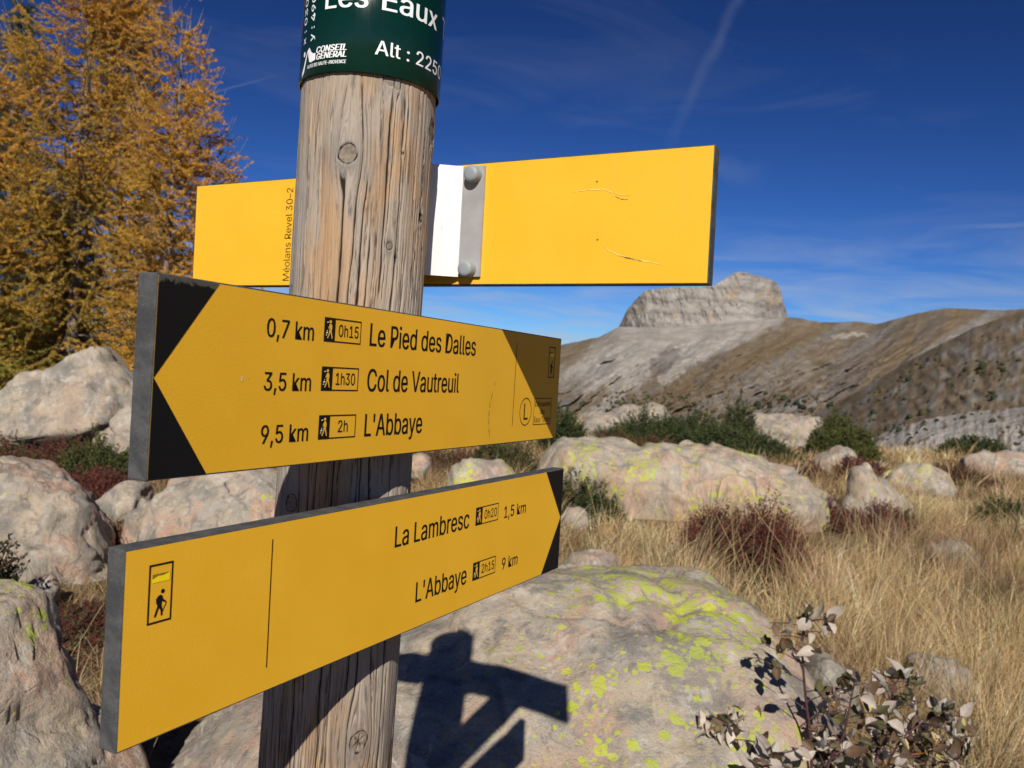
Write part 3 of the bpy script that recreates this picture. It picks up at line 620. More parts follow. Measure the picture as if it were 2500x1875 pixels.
TH = 0.0151
class Board:
    """a laminate board in its own frame: x along, y up, z out of the printed face"""
    def __init__(s, o, yaw, length, tilt, label, h=0.12):
        s.h = h; s.len = length
        u = np.array([math.cos(yaw), math.sin(yaw), math.tan(tilt)]); u /= np.linalg.norm(u)
        v = np.array([0, 0, 1.]); v -= u * (v @ u); v /= np.linalg.norm(v); nn = np.cross(u, v)
        o = np.array(o) + (0, 0, HC); s.o, s.u, s.v, s.n = o, u, v, nn
        bm = bmesh.new(); bmesh.ops.create_cube(bm, size=1)
        for w in bm.verts: w.co = ((w.co.x + .5) * length, (w.co.y + .5) * h, (w.co.z - .5) * TH)
        bmesh.ops.bevel(bm, geom=bm.edges[:], offset=0.0011, segments=2, affect='EDGES', profile=0.6)
        bm.normal_update()
        for f in bm.faces: f.material_index = 0 if abs(f.normal.z) > 0.98 else 1
        me = to_mesh(bm, 'sign_board'); s.ob = obj('sign_board', me, [M_YEL, M_CORE], signpost)
        p = loc(o)
        s.ob.matrix_local = Matrix(((u[0], v[0], nn[0], p[0]), (u[1], v[1], nn[1], p[1]), (u[2], v[2], nn[2], p[2]), (0, 0, 0, 1)))
        s.ob['label'] = label
    def add(s, name, bm, m, z=0.00025):
        for w in bm.verts: w.co.z += z
        return obj(name, to_mesh(bm, name), m, s.ob)
    def text(s, t, x0, x1, base, cap, bold=0.0, m=None, z=0.00025):
        return s.add('lettering', text_fit(t, x0 / 1000, x1 / 1000, base / 1000, cap / 1000, bold), m or M_BLACK, z)
    def timebox(s, x0, y0, t, tx0, tx1, x1=None):
        w, h_ = 45.3, 17.8; k = 1000.
        bm = bmesh.new(); frame(bm, x0 / k, y0 / k, (x0 + w) / k, (y0 + h_) / k, .0009)
        poly(bm, [(x0 / k, y0 / k), ((x0 + 12.9) / k, y0 / k), ((x0 + 12.9) / k, (y0 + h_) / k), (x0 / k, (y0 + h_) / k)], 0.00005)
        s.add('time_box', bm, M_BLACK)
        bm = bmesh.new(); figure(bm, HIKER, (x0 + 2.0) / k, (y0 + 2.0) / k, .0093, .0142, (0.50, 0.90, 0.15, 0.085)); s.add('pictogram_or_glint', bm, M_YEL, 0.0006)
        bm = bmesh.new()  # glints on the little figure, painted in as flat white print
        for (a, b_, c_, d_) in ((2.3, 13.6, 2.1, .7), (1.9, 5.8, 2.2, 1.1), (1.6, 4.2, 1.5, .7), (2.6, 7.6, 1.2, .6)):
            poly(bm, [((x0 + a) / k, (y0 + b_) / k), ((x0 + a + c_) / k, (y0 + b_ + .5) / k), ((x0 + a + c_ * .8) / k, (y0 + b_ + d_ + .4) / k), ((x0 + a + .2) / k, (y0 + b_ + d_) / k)])
        s.add('pictogram_or_glint', bm, M_WHITE, 0.0007)
        s.text(t, x0 + tx0, x0 + tx1, y0 + 4.6, 8.9, 0.006)
    def hikerbox(s, x0, y0):
        k = 1000.; bm = bmesh.new(); frame(bm, x0 / k, y0 / k, (x0 + 17.6) / k, (y0 + 36.4) / k, .0012); s.add('waymark_frame', bm, M_BLACK)
        bm = bmesh.new(); figure(bm, HIKER2, (x0 + 2.8) / k, (y0 + 3.6) / k, .0125, .0165, (0.62, 0.93, 0.115, 0.085)); s.add('pictogram_or_glint', bm, M_BLACK)
        bm = bmesh.new(); poly(bm, [((x0 + 2.4) / k, (y0 + 25.0) / k), ((x0 + 15.3) / k, (y0 + 25.0) / k), ((x0 + 15.3) / k, (y0 + 30.3) / k), ((x0 + 2.4) / k, (y0 + 30.3) / k)]); s.add('waymark_flash', bm, M_FLASH)
        bm = bmesh.new(); poly(bm, [((x0 + 2.4) / k, (y0 + 30.3) / k), ((x0 + 2.4) / k, (y0 + 27.6) / k), ((x0 + 6.0) / k, (y0 + 29.0) / k), ((x0 + 10.5) / k, (y0 + 29.0) / k), ((x0 + 15.3) / k, (y0 + 30.3) / k)]); s.add('waymark_flash', bm, M_FLASH2, 0.0004)
M_FLASH = print_mat('bright_yellow_print', (0.90, 0.66, 0.01), 0.3, 0.5); M_FLASH2 = print_mat('olive_print', (0.22, 0.15, 0.02), 0.5, 0.3)

# middle board
bM = Board((-0.2060, 0.4893, -0.0752), R(64.17), 0.6022, R(-0.07), 'yellow board with black corners at its near end, times to three places')
for (n1, y0, km, t, tx, name, nx, by) in ((0, 89.8, '0,7 km', '0h15', (17.2, 42.0), 'Le Pied des Dalles', 386.5, 89.8), (1, 53.6, '3,5 km', '1h30', (17.0, 41.0), 'Col de Vautreuil', 357.5, 53.6), (2, 17.7, '9,5 km', '2h', (23.0, 35.2), "L'Abbaye", 295.7, 17.7)):
    bM.text(km, 92.2, 141, y0 - .4, 12.4, 0.010); bM.timebox(152.3, y0, t, *tx); bM.text(name, 209.5, nx, by, 17.8, 0.012)
bm = bmesh.new(); poly(bm, [(.0011, .0011), (.0457, .0011), (.0016, .0597), (.0011, .0597)]); poly(bm, [(.0011, .0600), (.0017, .0600), (.0478, .1189), (.0011, .1189)])
bM.add('arrow_corner', bm, M_WORN)
bm = bmesh.new(); bar(bm, (.4790, .0181), (.4790, .1079), .0010); bM.add('divider_line', bm, M_BLACK)
bM.hikerbox(567.0, 72.3)
bm = bmesh.new()
for k in range(40):
    a0, a1 = k * 2 * math.pi / 40, (k + 1) * 2 * math.pi / 40; c = (.5112, .0333)
    poly(bm, [(c[0] + r * math.cos(a), c[1] + r * math.sin(a)) for r, a in ((.0155, a0), (.0155, a1), (.0145, a1), (.0145, a0))])
bM.add('route_badge', bm, M_BLACK); bM.text('L', 506.5, 517.5, 24.5, 18, 0.006)
bm = bmesh.new(); frame(bm, .5328, .0179, .5826, .0485, .0008); bM.add('route_box', bm, M_BLACK)
bM.text('D\u00e9couverte', 536.0, 579.5, 38.8, 6.2); bM.text('des', 551.5, 563.5, 30.0, 6.2); bM.text('Eaux Tortes', 535.5, 580.0, 20.8, 6.2)
def scratch(board, pts, w, m, z=0.0003):
    bm = bmesh.new(); rg = random.Random(len(pts))
    P = [np.array(p) / 1000. for p in pts]; Q = []
    for a, b_ in zip(P[:-1], P[1:]):
        for k in range(6): Q.append(a + (b_ - a) * k / 6)
    Q.append(P[-1]); nq = len(Q); L_, R_ = [], []
    for k, q in enumerate(Q):
        d = Q[min(k + 1, nq - 1)] - Q[max(k - 1, 0)]; d /= np.linalg.norm(d); nr = np.array([-d[1], d[0]]); ww = w / 1000. * (0.25 + rg.random()) * math.sin(math.pi * (k + .5) / nq)
        L_.append(bm.verts.new((*(q + nr * ww), 0))); R_.append(bm.verts.new((*(q - nr * ww), 0)))
    for k in range(nq - 1): bm.faces.new((R_[k], R_[k + 1], L_[k + 1], L_[k]))
    board.add('scratch', bm, m, z)
M_SCR1 = plain('scratch_pale', (0.80, 0.52, 0.11), 0.7); M_SCR2 = plain('scratch_dirt', (0.20, 0.12, 0.03), 0.8)
scratch(bM, [(431.5, 64.5), (431, 61.5)], .8, M_SCR2); scratch(bM, [(428, 54), (427, 51), (425, 46)], .8, M_SCR2)
scratch(bM, [(425, 46), (422.9, 38.3), (422.8, 28), (424, 18), (428, 6)], 1.3, M_SCR2); scratch(bM, [(424.5, 45), (422.4, 37), (422.6, 24), (424.5, 12)], .5, M_SCR1, .0004)
scratch(bM, [(72, 62), (71.5, 59)], .5, M_WHITE); scratch(bM, [(78, 62.5), (77.7, 60)], .3, M_SCR1)

# lower board
bL = Board((-0.2176, 0.4963, -0.2367), R(61.45), 0.5989, R(0.61), 'yellow board with black corners at its far end, times to two places')
bL.text('La Lambresc', 264.5, 385.8, 78.8, 18.0, 0.012); bL.timebox(397.8, 78.9, '0h20', 17.2, 42.2); bL.text('1,5 km', 455.9, 504.9, 78.9, 12.0, 0.010)
bL.text("L'Abbaye", 300, 386.4, 23.8, 18.0, 0.012); bL.timebox(397.8, 23.9, '2h15', 17.2, 42.6); bL.text('9 km', 457, 492, 24.2, 12.0, 0.010)
bm = bmesh.new(); poly(bm, [(.5522, .0011), (.5978, .0011), (.5978, .0615), (.5962, .0615)]); poly(bm, [(.5962, .0618), (.5978, .0618), (.5978, .1189), (.5518, .1189)]); bL.add('arrow_corner', bm, M_BLACK)
bm = bmesh.new(); bar(bm, (.1192, .0174), (.1192, .1083), .0010); bL.add('divider_line', bm, M_BLACK)
bL.hikerbox(17.3, 71.7)

# upper board, seen from its blank back
bT = Board((-0.3885, 1.0236, 0.0793), R(-27.55), 0.6217, R(0.61), 'blank back of a yellow board bolted behind the post')
def meolans():
    bm = text_fit('M\u00e9olans Revel 30\u20132', .0057, .1091, -.1512, .0092, 0.0)
    for v in bm.verts: v.co = (-v.co.y, v.co.x, 0)
    bmesh.ops.rotate(bm, verts=bm.verts, cent=(.15, .06, 0), matrix=Matrix.Rotation(0, 3, 'Z'))
    for v in bm.verts: v.co.x = .1512 + .1512 - v.co.x if False else v.co.x
    bmesh.ops.recalc_face_normals(bm, faces=bm.faces)
    bT.add('lettering', bm, plain('brown_print', (0.10, 0.05, 0.012), 0.6))
meolans()
scratch(bT, [(519.4, 38.2), (529, 31), (540.1, 26.1), (555, 22), (571.1, 19.4), (584.8, 15.7)], .9, M_SCR1); scratch(bT, [(538, 26.6), (546, 24.2), (556, 22.0), (562, 20.6)], .6, M_SCR2, .0004)
scratch(bT, [(488.7, 85.8), (505, 87), (521, 86.8), (536, 81), (550.5, 79.2)], .7, M_SCR1); scratch(bT, [(532, 80), (538, 77), (546, 76)], .35, M_SCR2)
for (x, y) in ((514.1, 94.2), (517.5, 41.0)):
    bm = bmesh.new(); disc(bm, x / 1000, y / 1000, .0012, .0008, 7); bT.add('scratch', bm, M_SCR2)

# aluminium bracket between the post and the upper board (frame of the upper board: x along, z towards the post)
def alu():
    m, nt, b = mat('painted_aluminium', 0.42, 0.5); b.inputs['Metallic'].default_value = 0.12; n = NB(nt); w = n.coord('Object')
    c = n.mix(n.rng(n.noise(n.mapping(w, (30, 4, 30)), 6, 5, 0.6), 0.3, 0.7), (0.60, 0.59, 0.57), (0.68, 0.67, 0.65))
    c = n.mix(n.m('MULTIPLY', n.rng(n.noise(n.mapping(w, (260, 26, 260)), 1, 6, 0.7), 0.63, 0.72), 0.7), c, (0.30, 0.29, 0.28))
    nt.links.new(c, b.inputs['Base Color']); return m
def bare_metal():
    m, nt, b = mat('bare_grey_metal', 0.5, 0.4); b.inputs['Metallic'].default_value = 0.35; n = NB(nt); w = n.coord('Object')
    c = n.mix(n.rng(n.noise(w, 45, 5, 0.6), 0.3, 0.7), (0.36, 0.355, 0.35), (0.43, 0.425, 0.42)); nt.links.new(c, b.inputs['Base Color']); return m
M_ALU = alu(); M_BARE = bare_metal()
def extrude_profile(bm, pts, t, y0, y1):
    """open polyline in x,z thickened by t and extruded along y"""
    P = [np.array(p) for p in pts]; A, B = [], []
    for k, p in enumerate(P):
        d = P[min(k + 1, len(P) - 1)] - P[max(k - 1, 0)]; d = d / np.linalg.norm(d); nr = np.array([-d[1], d[0]]) * t / 2
        A.append(p + nr); B.append(p - nr)
    ring = A + B[::-1]
    lo = [bm.verts.new((q[0], y0, q[1])) for q in ring]; hi = [bm.verts.new((q[0], y1, q[1])) for q in ring]; k = len(ring)
    for i in range(k): bm.faces.new((lo[i], lo[(i + 1) % k], hi[(i + 1) % k], hi[i]))
    nP = len(P)
    for i in range(nP - 1):
        bm.faces.new((lo[i + 1], lo[i], lo[k - 1 - i], lo[k - 2 - i])); bm.faces.new((hi[i], hi[i + 1], hi[k - 2 - i], hi[k - 1 - i]))
    bmesh.ops.recalc_face_normals(bm, faces=bm.faces)
def bracket_upper():
    bm = bmesh.new()
    extrude_profile(bm, [(.2430, .0016), (.2665, .0016), (.2675, .0035), (.2990, .0265), (.3090, .0345), (.3200, .0330), (.3310, .0345), (.3410, .0265), (.3725, .0035)], .0030, .0075, .1165)
    br = obj('bracket', to_mesh(bm, 'bracket'), M_ALU, signpost); br.matrix_local = bT.ob.matrix_local.copy()
    bm = bmesh.new(); extrude_profile(bm, [(.3722, .0018), (.3730, .0018), (.3968, .0018)], .0034, .0078, .1162)
    fl = obj('flange', to_mesh(bm, 'flange'), M_BARE, br)
    for (x, y) in ((.3862, .1072), (.3848, .0148)):
        bm = bmesh.new(); segs = 28
        prof = [(.0082, .0035), (.0082, .0105), (.0077, .0122), (.0066, .0134), (.0040, .0139), (0, .0140)]
        rings = []
        for r_, z_ in prof[:-1]: rings.append([bm.verts.new((x + r_ * math.cos(2 * math.pi * k / segs), y + r_ * math.sin(2 * math.pi * k / segs), z_)) for k in range(segs)])
        top = bm.verts.new((x, y, prof[-1][1]))
        for a, b_ in zip(rings[:-1], rings[1:]):
            for k in range(segs): bm.faces.new((a[k], a[(k + 1) % segs], b_[(k + 1) % segs], b_[k]))
        for k in range(segs): bm.faces.new((rings[-1][k], rings[-1][(k + 1) % segs], top))
        for f in bm.faces: f.smooth = True
        obj('bolt_cap', to_mesh(bm, 'bolt_cap'), M_CAP, br)
M_CAP = plain('grey_plastic', (0.24, 0.265, 0.275), 0.5, 0.4, 0, 0.06, 60)
bracket_upper()
for bd, uc in ((bM, (POST - bM.o[:2]) @ bM.u[:2]), (bL, (POST - bL.o[:2]) @ bL.u[:2])):
    bm = bmesh.new(); extrude_profile(bm, [(uc - .060, -TH - .0018), (uc - .025, -TH - .0018), (uc, -TH - .0035), (uc + .025, -TH - .0018), (uc + .060, -TH - .0018)], .0030, .010, .110)
    br = obj('bracket', to_mesh(bm, 'bracket'), M_ALU, signpost); br.matrix_local = bd.ob.matrix_local.copy()

# green name band round the top of the post
def name_band():
    z0, z1, ri, ro = .2462, .3560, .0628, .0640; n_ = 160
    bm = bmesh.new(); prof = [(ri, z0), (ro - .0003, z0), (ro, z0 + .0004), (ro, z1 - .0004), (ro - .0003, z1), (ri, z1)]
    rows = []
    for r_, z_ in prof: rows.append([bm.verts.new((r_ * math.sin(2 * math.pi * k / n_) + PLEAN * z_, -r_ * math.cos(2 * math.pi * k / n_), z_ + HC)) for k in range(n_)])
    for a, b_ in zip(rows, rows[1:] + rows[:1]):
        for k in range(n_): bm.faces.new((a[k], a[(k + 1) % n_], b_[(k + 1) % n_], b_[k]))
    for f in bm.faces: f.smooth = False
    bmesh.ops.recalc_face_normals(bm, faces=bm.faces)
    for f in bm.faces: f.smooth = True
    m, nt, b = mat('green_gloss_band', 0.15, 0.30); nb = NB(nt); w = nb.coord()
    nt.links.new(nb.mix(nb.rng(nb.noise(w, 30, 5), .3, .7), (0.0018, 0.020, 0.0135), (0.0026, 0.025, 0.017)), b.inputs['Base Color'])
    nt.links.new(nb.rng(nb.noise(nb.mapping(w, (120, 120, 9)), 1, 5, .65), .3, .7, .12, .24), b.inputs['Roughness'])
    me = to_mesh(bm, 'name_band'); ob = obj('name_band', me, m, signpost); me.set_sharp_from_angle(angle=R(50))
    def wrap(bm2, name, mt, lift=.00022):
        for v in bm2.verts:
            a = v.co.x / ro; z_ = v.co.y; lift = 0.00022 + v.co.z
            v.co = ((ro + lift) * math.sin(a) + PLEAN * z_, -(ro + lift) * math.cos(a), z_ + HC)
        return obj(name, to_mesh(bm2, name), mt, ob)
    A = lambda deg: R(deg) * ro
    def cut(bm2, x0, x1, st=.0022):
        x = x0 + st
        while x < x1:
            bmesh.ops.bisect_plane(bm2, geom=bm2.verts[:] + bm2.edges[:] + bm2.faces[:], plane_co=(x, 0, 0), plane_no=(1, 0, 0)); x += st
        return bm2
    def T(t, a0, a1, base, cap, bold=0.006, shear=0.0): wrap(text_fit(t, A(a0), A(a1), base, cap, bold, shear, .0022), 'lettering', M_WHITE)
    T('Les', -30.6, 5.0, .3003, .0180, .012); T('Eaux', 15.4, 69.2, .3003, .0180, .012); T('Tortes', 80.5, 150, .3003, .0180, .006)
    T('Alt : 2250 m', 12.2, 103, .2622, .0120, .008)
    T('CONSEIL', -37.4, -9.2, .2641, .0052, .035, .2); T('G\u00c9N\u00c9RAL', -37.0, -9.2, .2583, .0052, .035, .2); T('ALPES DE HAUTE-PROVENCE', -48.5, -9.1, .2529, .0030, .02, .12)
    # white crest: a head and a peak sweeping down
    bm2 = bmesh.new()
    poly(bm2, [(A(-46.8), .2710), (A(-44.0), .2668), (A(-41.5), .2648), (A(-38.2), .2645), (A(-38.2), .2588), (A(-43.4), .2576), (A(-46.0), .2584), (A(-47.6), .2630), (A(-49.0), .2680)])
    poly(bm2, [(A(-46.8), .2710), (A(-49.0), .2680), (A(-51.2), .2600), (A(-54.0), .2510), (A(-58.0), .2478), (A(-58.0), .2520), (A(-55.2), .2560), (A(-52.6), .2625), (A(-49.6), .2690)])
    disc(bm2, A(-55.0), .2672, .0019, .0023, 18); wrap(cut(bm2, A(-60), A(-36)), 'emblem', M_WHITE)
    for t, a, z_a, z_b in (('y : 4901', -41.6, .2760, .3240), ('x : 0301', -54.0, .2760, .3240)):
        bm2 = text_fit(t, 0, z_b - z_a, 0, .0062, .006)
        for v in bm2.verts: v.co = (A(a) - v.co.y, z_a + v.co.x, v.co.z)
        wrap(bm2, 'lettering', M_WHITE)
name_band()

# ------------------------------------------------------------------ boulders
_ico = {}
def ico(n):
    if n not in _ico:
        bm = bmesh.new(); bmesh.ops.create_icosphere(bm, subdivisions=n, radius=1)
        bm.verts.ensure_lookup_table(); _ico[n] = (np.array([v.co for v in bm.verts]), np.array([[v.index for v in f.verts] for f in bm.faces])); bm.free()
    return _ico[n]
ROCKS = []                                         # footprints, to keep the grass out of them
M_ROCK = rock_material('lichen_rock', 1.0, 0.45, 0.85, 0.86)
M_ROCK_PALE = rock_material('pale_rock', 0.8, 0.45, 0.30, 0.90)
M_ROCK_MAIN = rock_material('near_lichen_rock', 1.15, 1.22, 0.75, 0.95, True, (-0.25, 0.35))
M_ROCK_SLAB = rock_material('slab_rock', 1.0, 0.95, 0.8, 0.95)
M_ROCK_PINK = rock_material('pinkish_rock', 1.0, 0.42, 1.0, 0.92)
def boulder(label, sil, depth, half, mat_, seed, lvl=5, centre=None, rough=0.06, cuts=12, cutmin=0.74, k=2.0, sink=0.12, group='boulders in the dry grass', crease=0.0, facet=0.85, ang=1.0):
    """sil: outline in photograph pixels taken at that depth; half: half thickness along the view"""
    rg = np.random.default_rng(seed)
    P = np.array([at(x, y, depth) for x, y in sil])[:, [0, 2]]
    cx = 0.5 * (P[:, 0].min() + P[:, 0].max()) if centre is None else at(centre[0], centre[1], depth)[0]
    gz = float(ground_z(np.array([cx]), np.array([depth]))[0])
    cz = max(gz, P[:, 1].min()) + 0.25 * (P[:, 1].max() - max(gz, P[:, 1].min())) if centre is None else at(centre[0], centre[1], depth)[2]
    d = P - [cx, cz]; ph = np.arctan2(d[:, 1], d[:, 0]); rr = np.hypot(d[:, 0], d[:, 1]); o = np.argsort(ph); ph, rr = ph[o], rr[o]
    # resample the outline finely so that straight edges stay straight
    B, Fc = ico(lvl)
    phi = np.arctan2(B[:, 2], B[:, 0]); Rphi = np.interp(phi, np.concatenate([[ph[-1] - 2 * np.pi], ph, [ph[0] + 2 * np.pi]]), np.concatenate([[rr[-1]], rr, [rr[0]]]))
    rho = np.hypot(B[:, 0], B[:, 2]); s_ = np.clip(1 - np.abs(B[:, 1]) ** k, 0, 1) ** (1 / k)
    rad = Rphi * s_; w = np.where(rho > 1e-6, 1 / np.maximum(rho, 1e-6), 0)
    V = np.stack([B[:, 0] * w * rad, B[:, 1] * half, B[:, 2] * w * rad], -1)
    size = float(np.mean(rr))
    if ang:
        pn = unit(rg.normal(size=(34, 3))); ph_ = rg.uniform(0.80, 1.0, 34); dots = B @ pn.T
        pr = np.min(np.where(dots > 0.05, ph_[None] / np.maximum(dots, 0.05), 9.0), 1); pr = np.minimum(pr, 1.18)
        V = V * ((pr / np.percentile(pr, 60)) ** ang)[:, None]
    off = rg.uniform(0, 50, 3); N_ = V / (np.linalg.norm(V, axis=1)[:, None] + 1e-9)
    low = fbm(V / size * 1.5 + off, 3); rid = fbm(V / size * 2.6 + off + 7, 4, 0.5, True)
    V = V + N_ * (size * (rough * low + rough * 0.5 * (rid - 0.4)))[:, None]
    for c in range(cuts):
        n_ = rg.normal(size=3); n_[1] *= 0.9; n_ /= np.linalg.norm(n_)
        h = (V @ n_).max() * rg.uniform(cutmin, 0.98); e = V @ n_ - h
        V = V - n_ * np.maximum(0, e)[:, None] * 0.94
    if facet:                                           # broken faces meeting in ledges and edges
        for rnd, (nc, amt, lim) in enumerate(((14, facet, 0.16), (48, facet, 0.08), (220, facet * 0.85, 0.03))):
            ci = rg.integers(0, len(V), nc); Cc = V[ci]; nn = Cc / (np.linalg.norm(Cc, axis=1)[:, None] + 1e-9)
            nn = nn + rg.normal(size=nn.shape) * (0.20, 0.26, 0.30)[rnd]; nn /= np.linalg.norm(nn, axis=1)[:, None]
            Vw = V + size * (0.10, 0.05, 0.02)[rnd] * np.stack([fbm(V / size * (3, 6, 12)[rnd] + q * 9.1 + seed, 3) for q in range(3)], -1)
            best = np.full(len(V), 1e9); w1 = np.zeros(len(V), int)
            for q in range(nc):
                dq = ((Vw - Cc[q]) ** 2).sum(-1); m_ = dq < best; best[m_] = dq[m_]; w1[m_] = q
            pl = ((V - Cc[w1]) * nn[w1]).sum(-1); V = V - nn[w1] * (np.clip(pl, -0.25 * lim * size, lim * size) * amt)[:, None]
    N_ = V / (np.linalg.norm(V, axis=1)[:, None] + 1e-9); fine = fbm(V / size * 9 + off, 4); fine2 = fbm(V / size * 26 + off, 3)
    V = V + N_ * (size * (rough * 0.16 * fine + 0.0035 * fine2))[:, None]
    if crease:
        q = fbm(V / size * 1.1 + off + 21, 3); q2 = fbm(V / size * 2.1 + off + 43, 3) ; line = np.maximum(np.exp(-(q / 0.016) ** 2), 0.7 * np.exp(-(q2 / 0.018) ** 2) * sstep(-0.05, 0.15, q)); V = V - N_ * (size * crease * 1.5 * line)[:, None]
    C = np.array([cx, depth, cz]); me = mesh_np('boulder', V, Fc)
    ob = obj('boulder', me, mat_); ob.location = C; tag(ob, label, 'boulder', group)
    ROCKS.append((cx + V[:, 0].mean(), depth, np.abs(V[:, 0]).max() * 0.86, half * 0.86)); return ob
GB = 'boulders around the signpost'
boulder('big grey boulder spotted with yellow-green lichen, carrying the shadow of the signpost', [(420, 2100), (425, 1900), (470, 1800), (570, 1700), (700, 1605), (900, 1515), (1127, 1462), (1365, 1416), (1511, 1398), (1640, 1402), (1742, 1402), (1820, 1424), (1875, 1466), (1920, 1520), (1980, 1620), (2020, 1730), (2050, 1900), (2100, 2200), (1250, 2500)],
        2.75, 1.20, M_ROCK_MAIN, 11, 7, (1240, 2130), 0.030, 7, 0.93, 2.0, group=GB, crease=0.012, facet=0.40, ang=0.35)
boulder('near grey boulder at the bottom corner, broken edge towards the signs', [(-500, 1500), (-250, 1400), (-80, 1415), (0, 1448), (40, 1480), (84, 1512), (90, 1556), (108, 1585), (126, 1630), (134, 1680), (158, 1722), (195, 1766), (245, 1826), (300, 1900), (360, 2050), (360, 2300), (-400, 2300)],
        2.05, 0.26, M_ROCK, 29, 6, (-60, 1980), 0.035, 8, 0.93, 2.4, group=GB, crease=0.02, facet=0.55, ang=0.6)
boulder('rounded pinkish boulder beneath the heather patch', [(-260, 1260), (-180, 1160), (-60, 1138), (20, 1142), (90, 1158), (160, 1178), (215, 1200), (240, 1250), (252, 1310), (248, 1370), (238, 1420), (180, 1465), (60, 1470), (-200, 1460)],
        5.0, 0.50, M_ROCK_PINK, 31, 6, None, 0.07, 14, 0.88, 2.4, group=GB, crease=0.03)
boulder('small wedge-shaped stone in the gap between two larger boulders', [(240, 1222), (262, 1205), (300, 1178), (330, 1172), (362, 1190), (366, 1225), (345, 1262), (310, 1290), (285, 1300), (262, 1262)],
        6.0, 0.22, M_ROCK_PINK, 41, 5, (305, 1240), 0.05, 8, 0.86, 2.6, group=GB)
boulder('long pink and beige boulder just behind the post', [(340, 1340), (356, 1270), (380, 1225), (430, 1205), (490, 1200), (520, 1165), (560, 1150), (640, 1148), (720, 1160), (790, 1210), (830, 1300), (840, 1420), (560, 1460), (350, 1440)],
        5.4, 0.55, M_ROCK_PINK, 53, 6, None, 0.05, 10, 0.9, 2.4, group=GB, crease=0.02)
boulder('reddish block wedged on top behind the long pink boulder', [(408, 1225), (412, 1180), (440, 1160), (480, 1160), (508, 1175), (508, 1215), (480, 1240), (430, 1240)], 6.1, 0.20, M_ROCK_PINK, 57, 4, (460, 1205), 0.05, 8, 0.85, 2.6, group=GB)
boulder('large pale pointed boulder at the foot of the larches', [(-330, 1060), (-200, 990), (-60, 985), (40, 970), (80, 948), (160, 915), (215, 880), (255, 860), (285, 862), (288, 890), (310, 905), (360, 925), (420, 975), (470, 1060), (440, 1110), (240, 1100), (0, 1105), (-300, 1120)],
        9.6, 0.95, M_ROCK_PALE, 61, 6, (110, 1040), 0.06, 13, 0.88, 2.3, group=GB, crease=0.035)
boulder('flat grey slab tucked under the pale pointed boulder', [(238, 1090), (246, 1060), (290, 1042), (340, 1050), (380, 1085), (370, 1120), (250, 1120)], 8.6, 0.35, M_ROCK_PALE, 67, 5, None, 0.05, 9, 0.85, 2.6, group=GB)
boulder('small grey block leaning below the pale pointed boulder', [(282, 1040), (296, 1010), (340, 1000), (380, 1030), (372, 1060), (290, 1052)], 8.7, 0.28, M_ROCK_PALE, 69, 5, None, 0.05, 9, 0.85, 2.6, group=GB)
boulder('long low whaleback boulder lying across the dry grass', [(1318, 1110), (1330, 1088), (1400, 1078), (1500, 1080), (1580, 1092), (1660, 1102), (1770, 1104), (1800, 1120), (1870, 1140), (1950, 1165), (2040, 1185), (2090, 1225), (2060, 1290), (1900, 1330), (1640, 1340), (1440, 1320), (1330, 1290), (1310, 1200), (1308, 1150)],
        9.3, 0.85, M_ROCK_SLAB, 76, 6, (1690, 1235), 0.030, 5, 0.94, 2.2, crease=0.02, facet=0.6, ang=0.45)
boulder('white pointed rock standing up out of the grass', [(2056, 1270), (2070, 1205), (2084, 1142), (2094, 1136), (2140, 1164), (2196, 1205), (2236, 1255), (2230, 1290), (2140, 1305), (2066, 1300)], 9.4, 0.26, M_ROCK_PALE, 83, 5, (2120, 1262), 0.02, 3, 0.97, 2.2, facet=0.35, ang=0.0)
boulder('small low rock at the foot of the white pointed rock', [(2018, 1290), (2030, 1262), (2060, 1252), (2076, 1275), (2070, 1305), (2030, 1310)], 9.3, 0.14, M_ROCK, 84, 4, None, 0.05, 8, 0.85)
boulder('little pale stone poking up beyond the white pointed rock', [(2094, 1150), (2100, 1136), (2122, 1130), (2132, 1148), (2126, 1168), (2098, 1168)], 11.5, 0.12, M_ROCK_PINK, 85, 4, None, 0.04, 6, 0.88)
boulder('rounded boulder with a yellow-green lichen cap beyond the white rock', [(2140, 1190), (2160, 1150), (2200, 1134), (2270, 1138), (2315, 1158), (2336, 1185), (2320, 1215), (2250, 1235), (2160, 1225)], 12.2, 0.45, M_ROCK_SLAB, 87, 5, None, 0.05, 9, 0.88)
boulder('grey boulder beside the far red heather', [(1985, 1130), (2005, 1108), (2050, 1094), (2082, 1098), (2086, 1140), (2060, 1165), (2000, 1160)], 14.5, 0.35, M_ROCK, 89, 5, None, 0.05, 9, 0.86)
boulder('long pale slab on the skyline between the two dark junipers', [(1818, 1040), (1826, 1016), (1850, 1010), (1880, 1018), (1950, 1020), (2006, 1024), (2012, 1050), (1990, 1075), (1930, 1092), (1860, 1085), (1825, 1065)], 20, 0.7, M_ROCK_PALE, 91, 5, None, 0.05, 12, 0.84, 2.6, crease=0.05)
boulder('pale sloping slab at the edge of the plateau', [(1396, 1050), (1402, 1035), (1440, 1030), (1500, 1016), (1560, 998), (1620, 990), (1650, 1000), (1660, 1040), (1600, 1065), (1420, 1066)], 21, 0.9, M_ROCK_PALE, 93, 5, None, 0.04, 10, 0.86, 2.4)
boulder('flat tan rock half sunk in grass at the plateau rim', [(2330, 1122), (2360, 1108), (2430, 1112), (2520, 1128), (2560, 1150), (2480, 1165), (2340, 1145)], 16, 0.6, M_ROCK_PINK, 95, 4, None, 0.04, 8, 0.88)
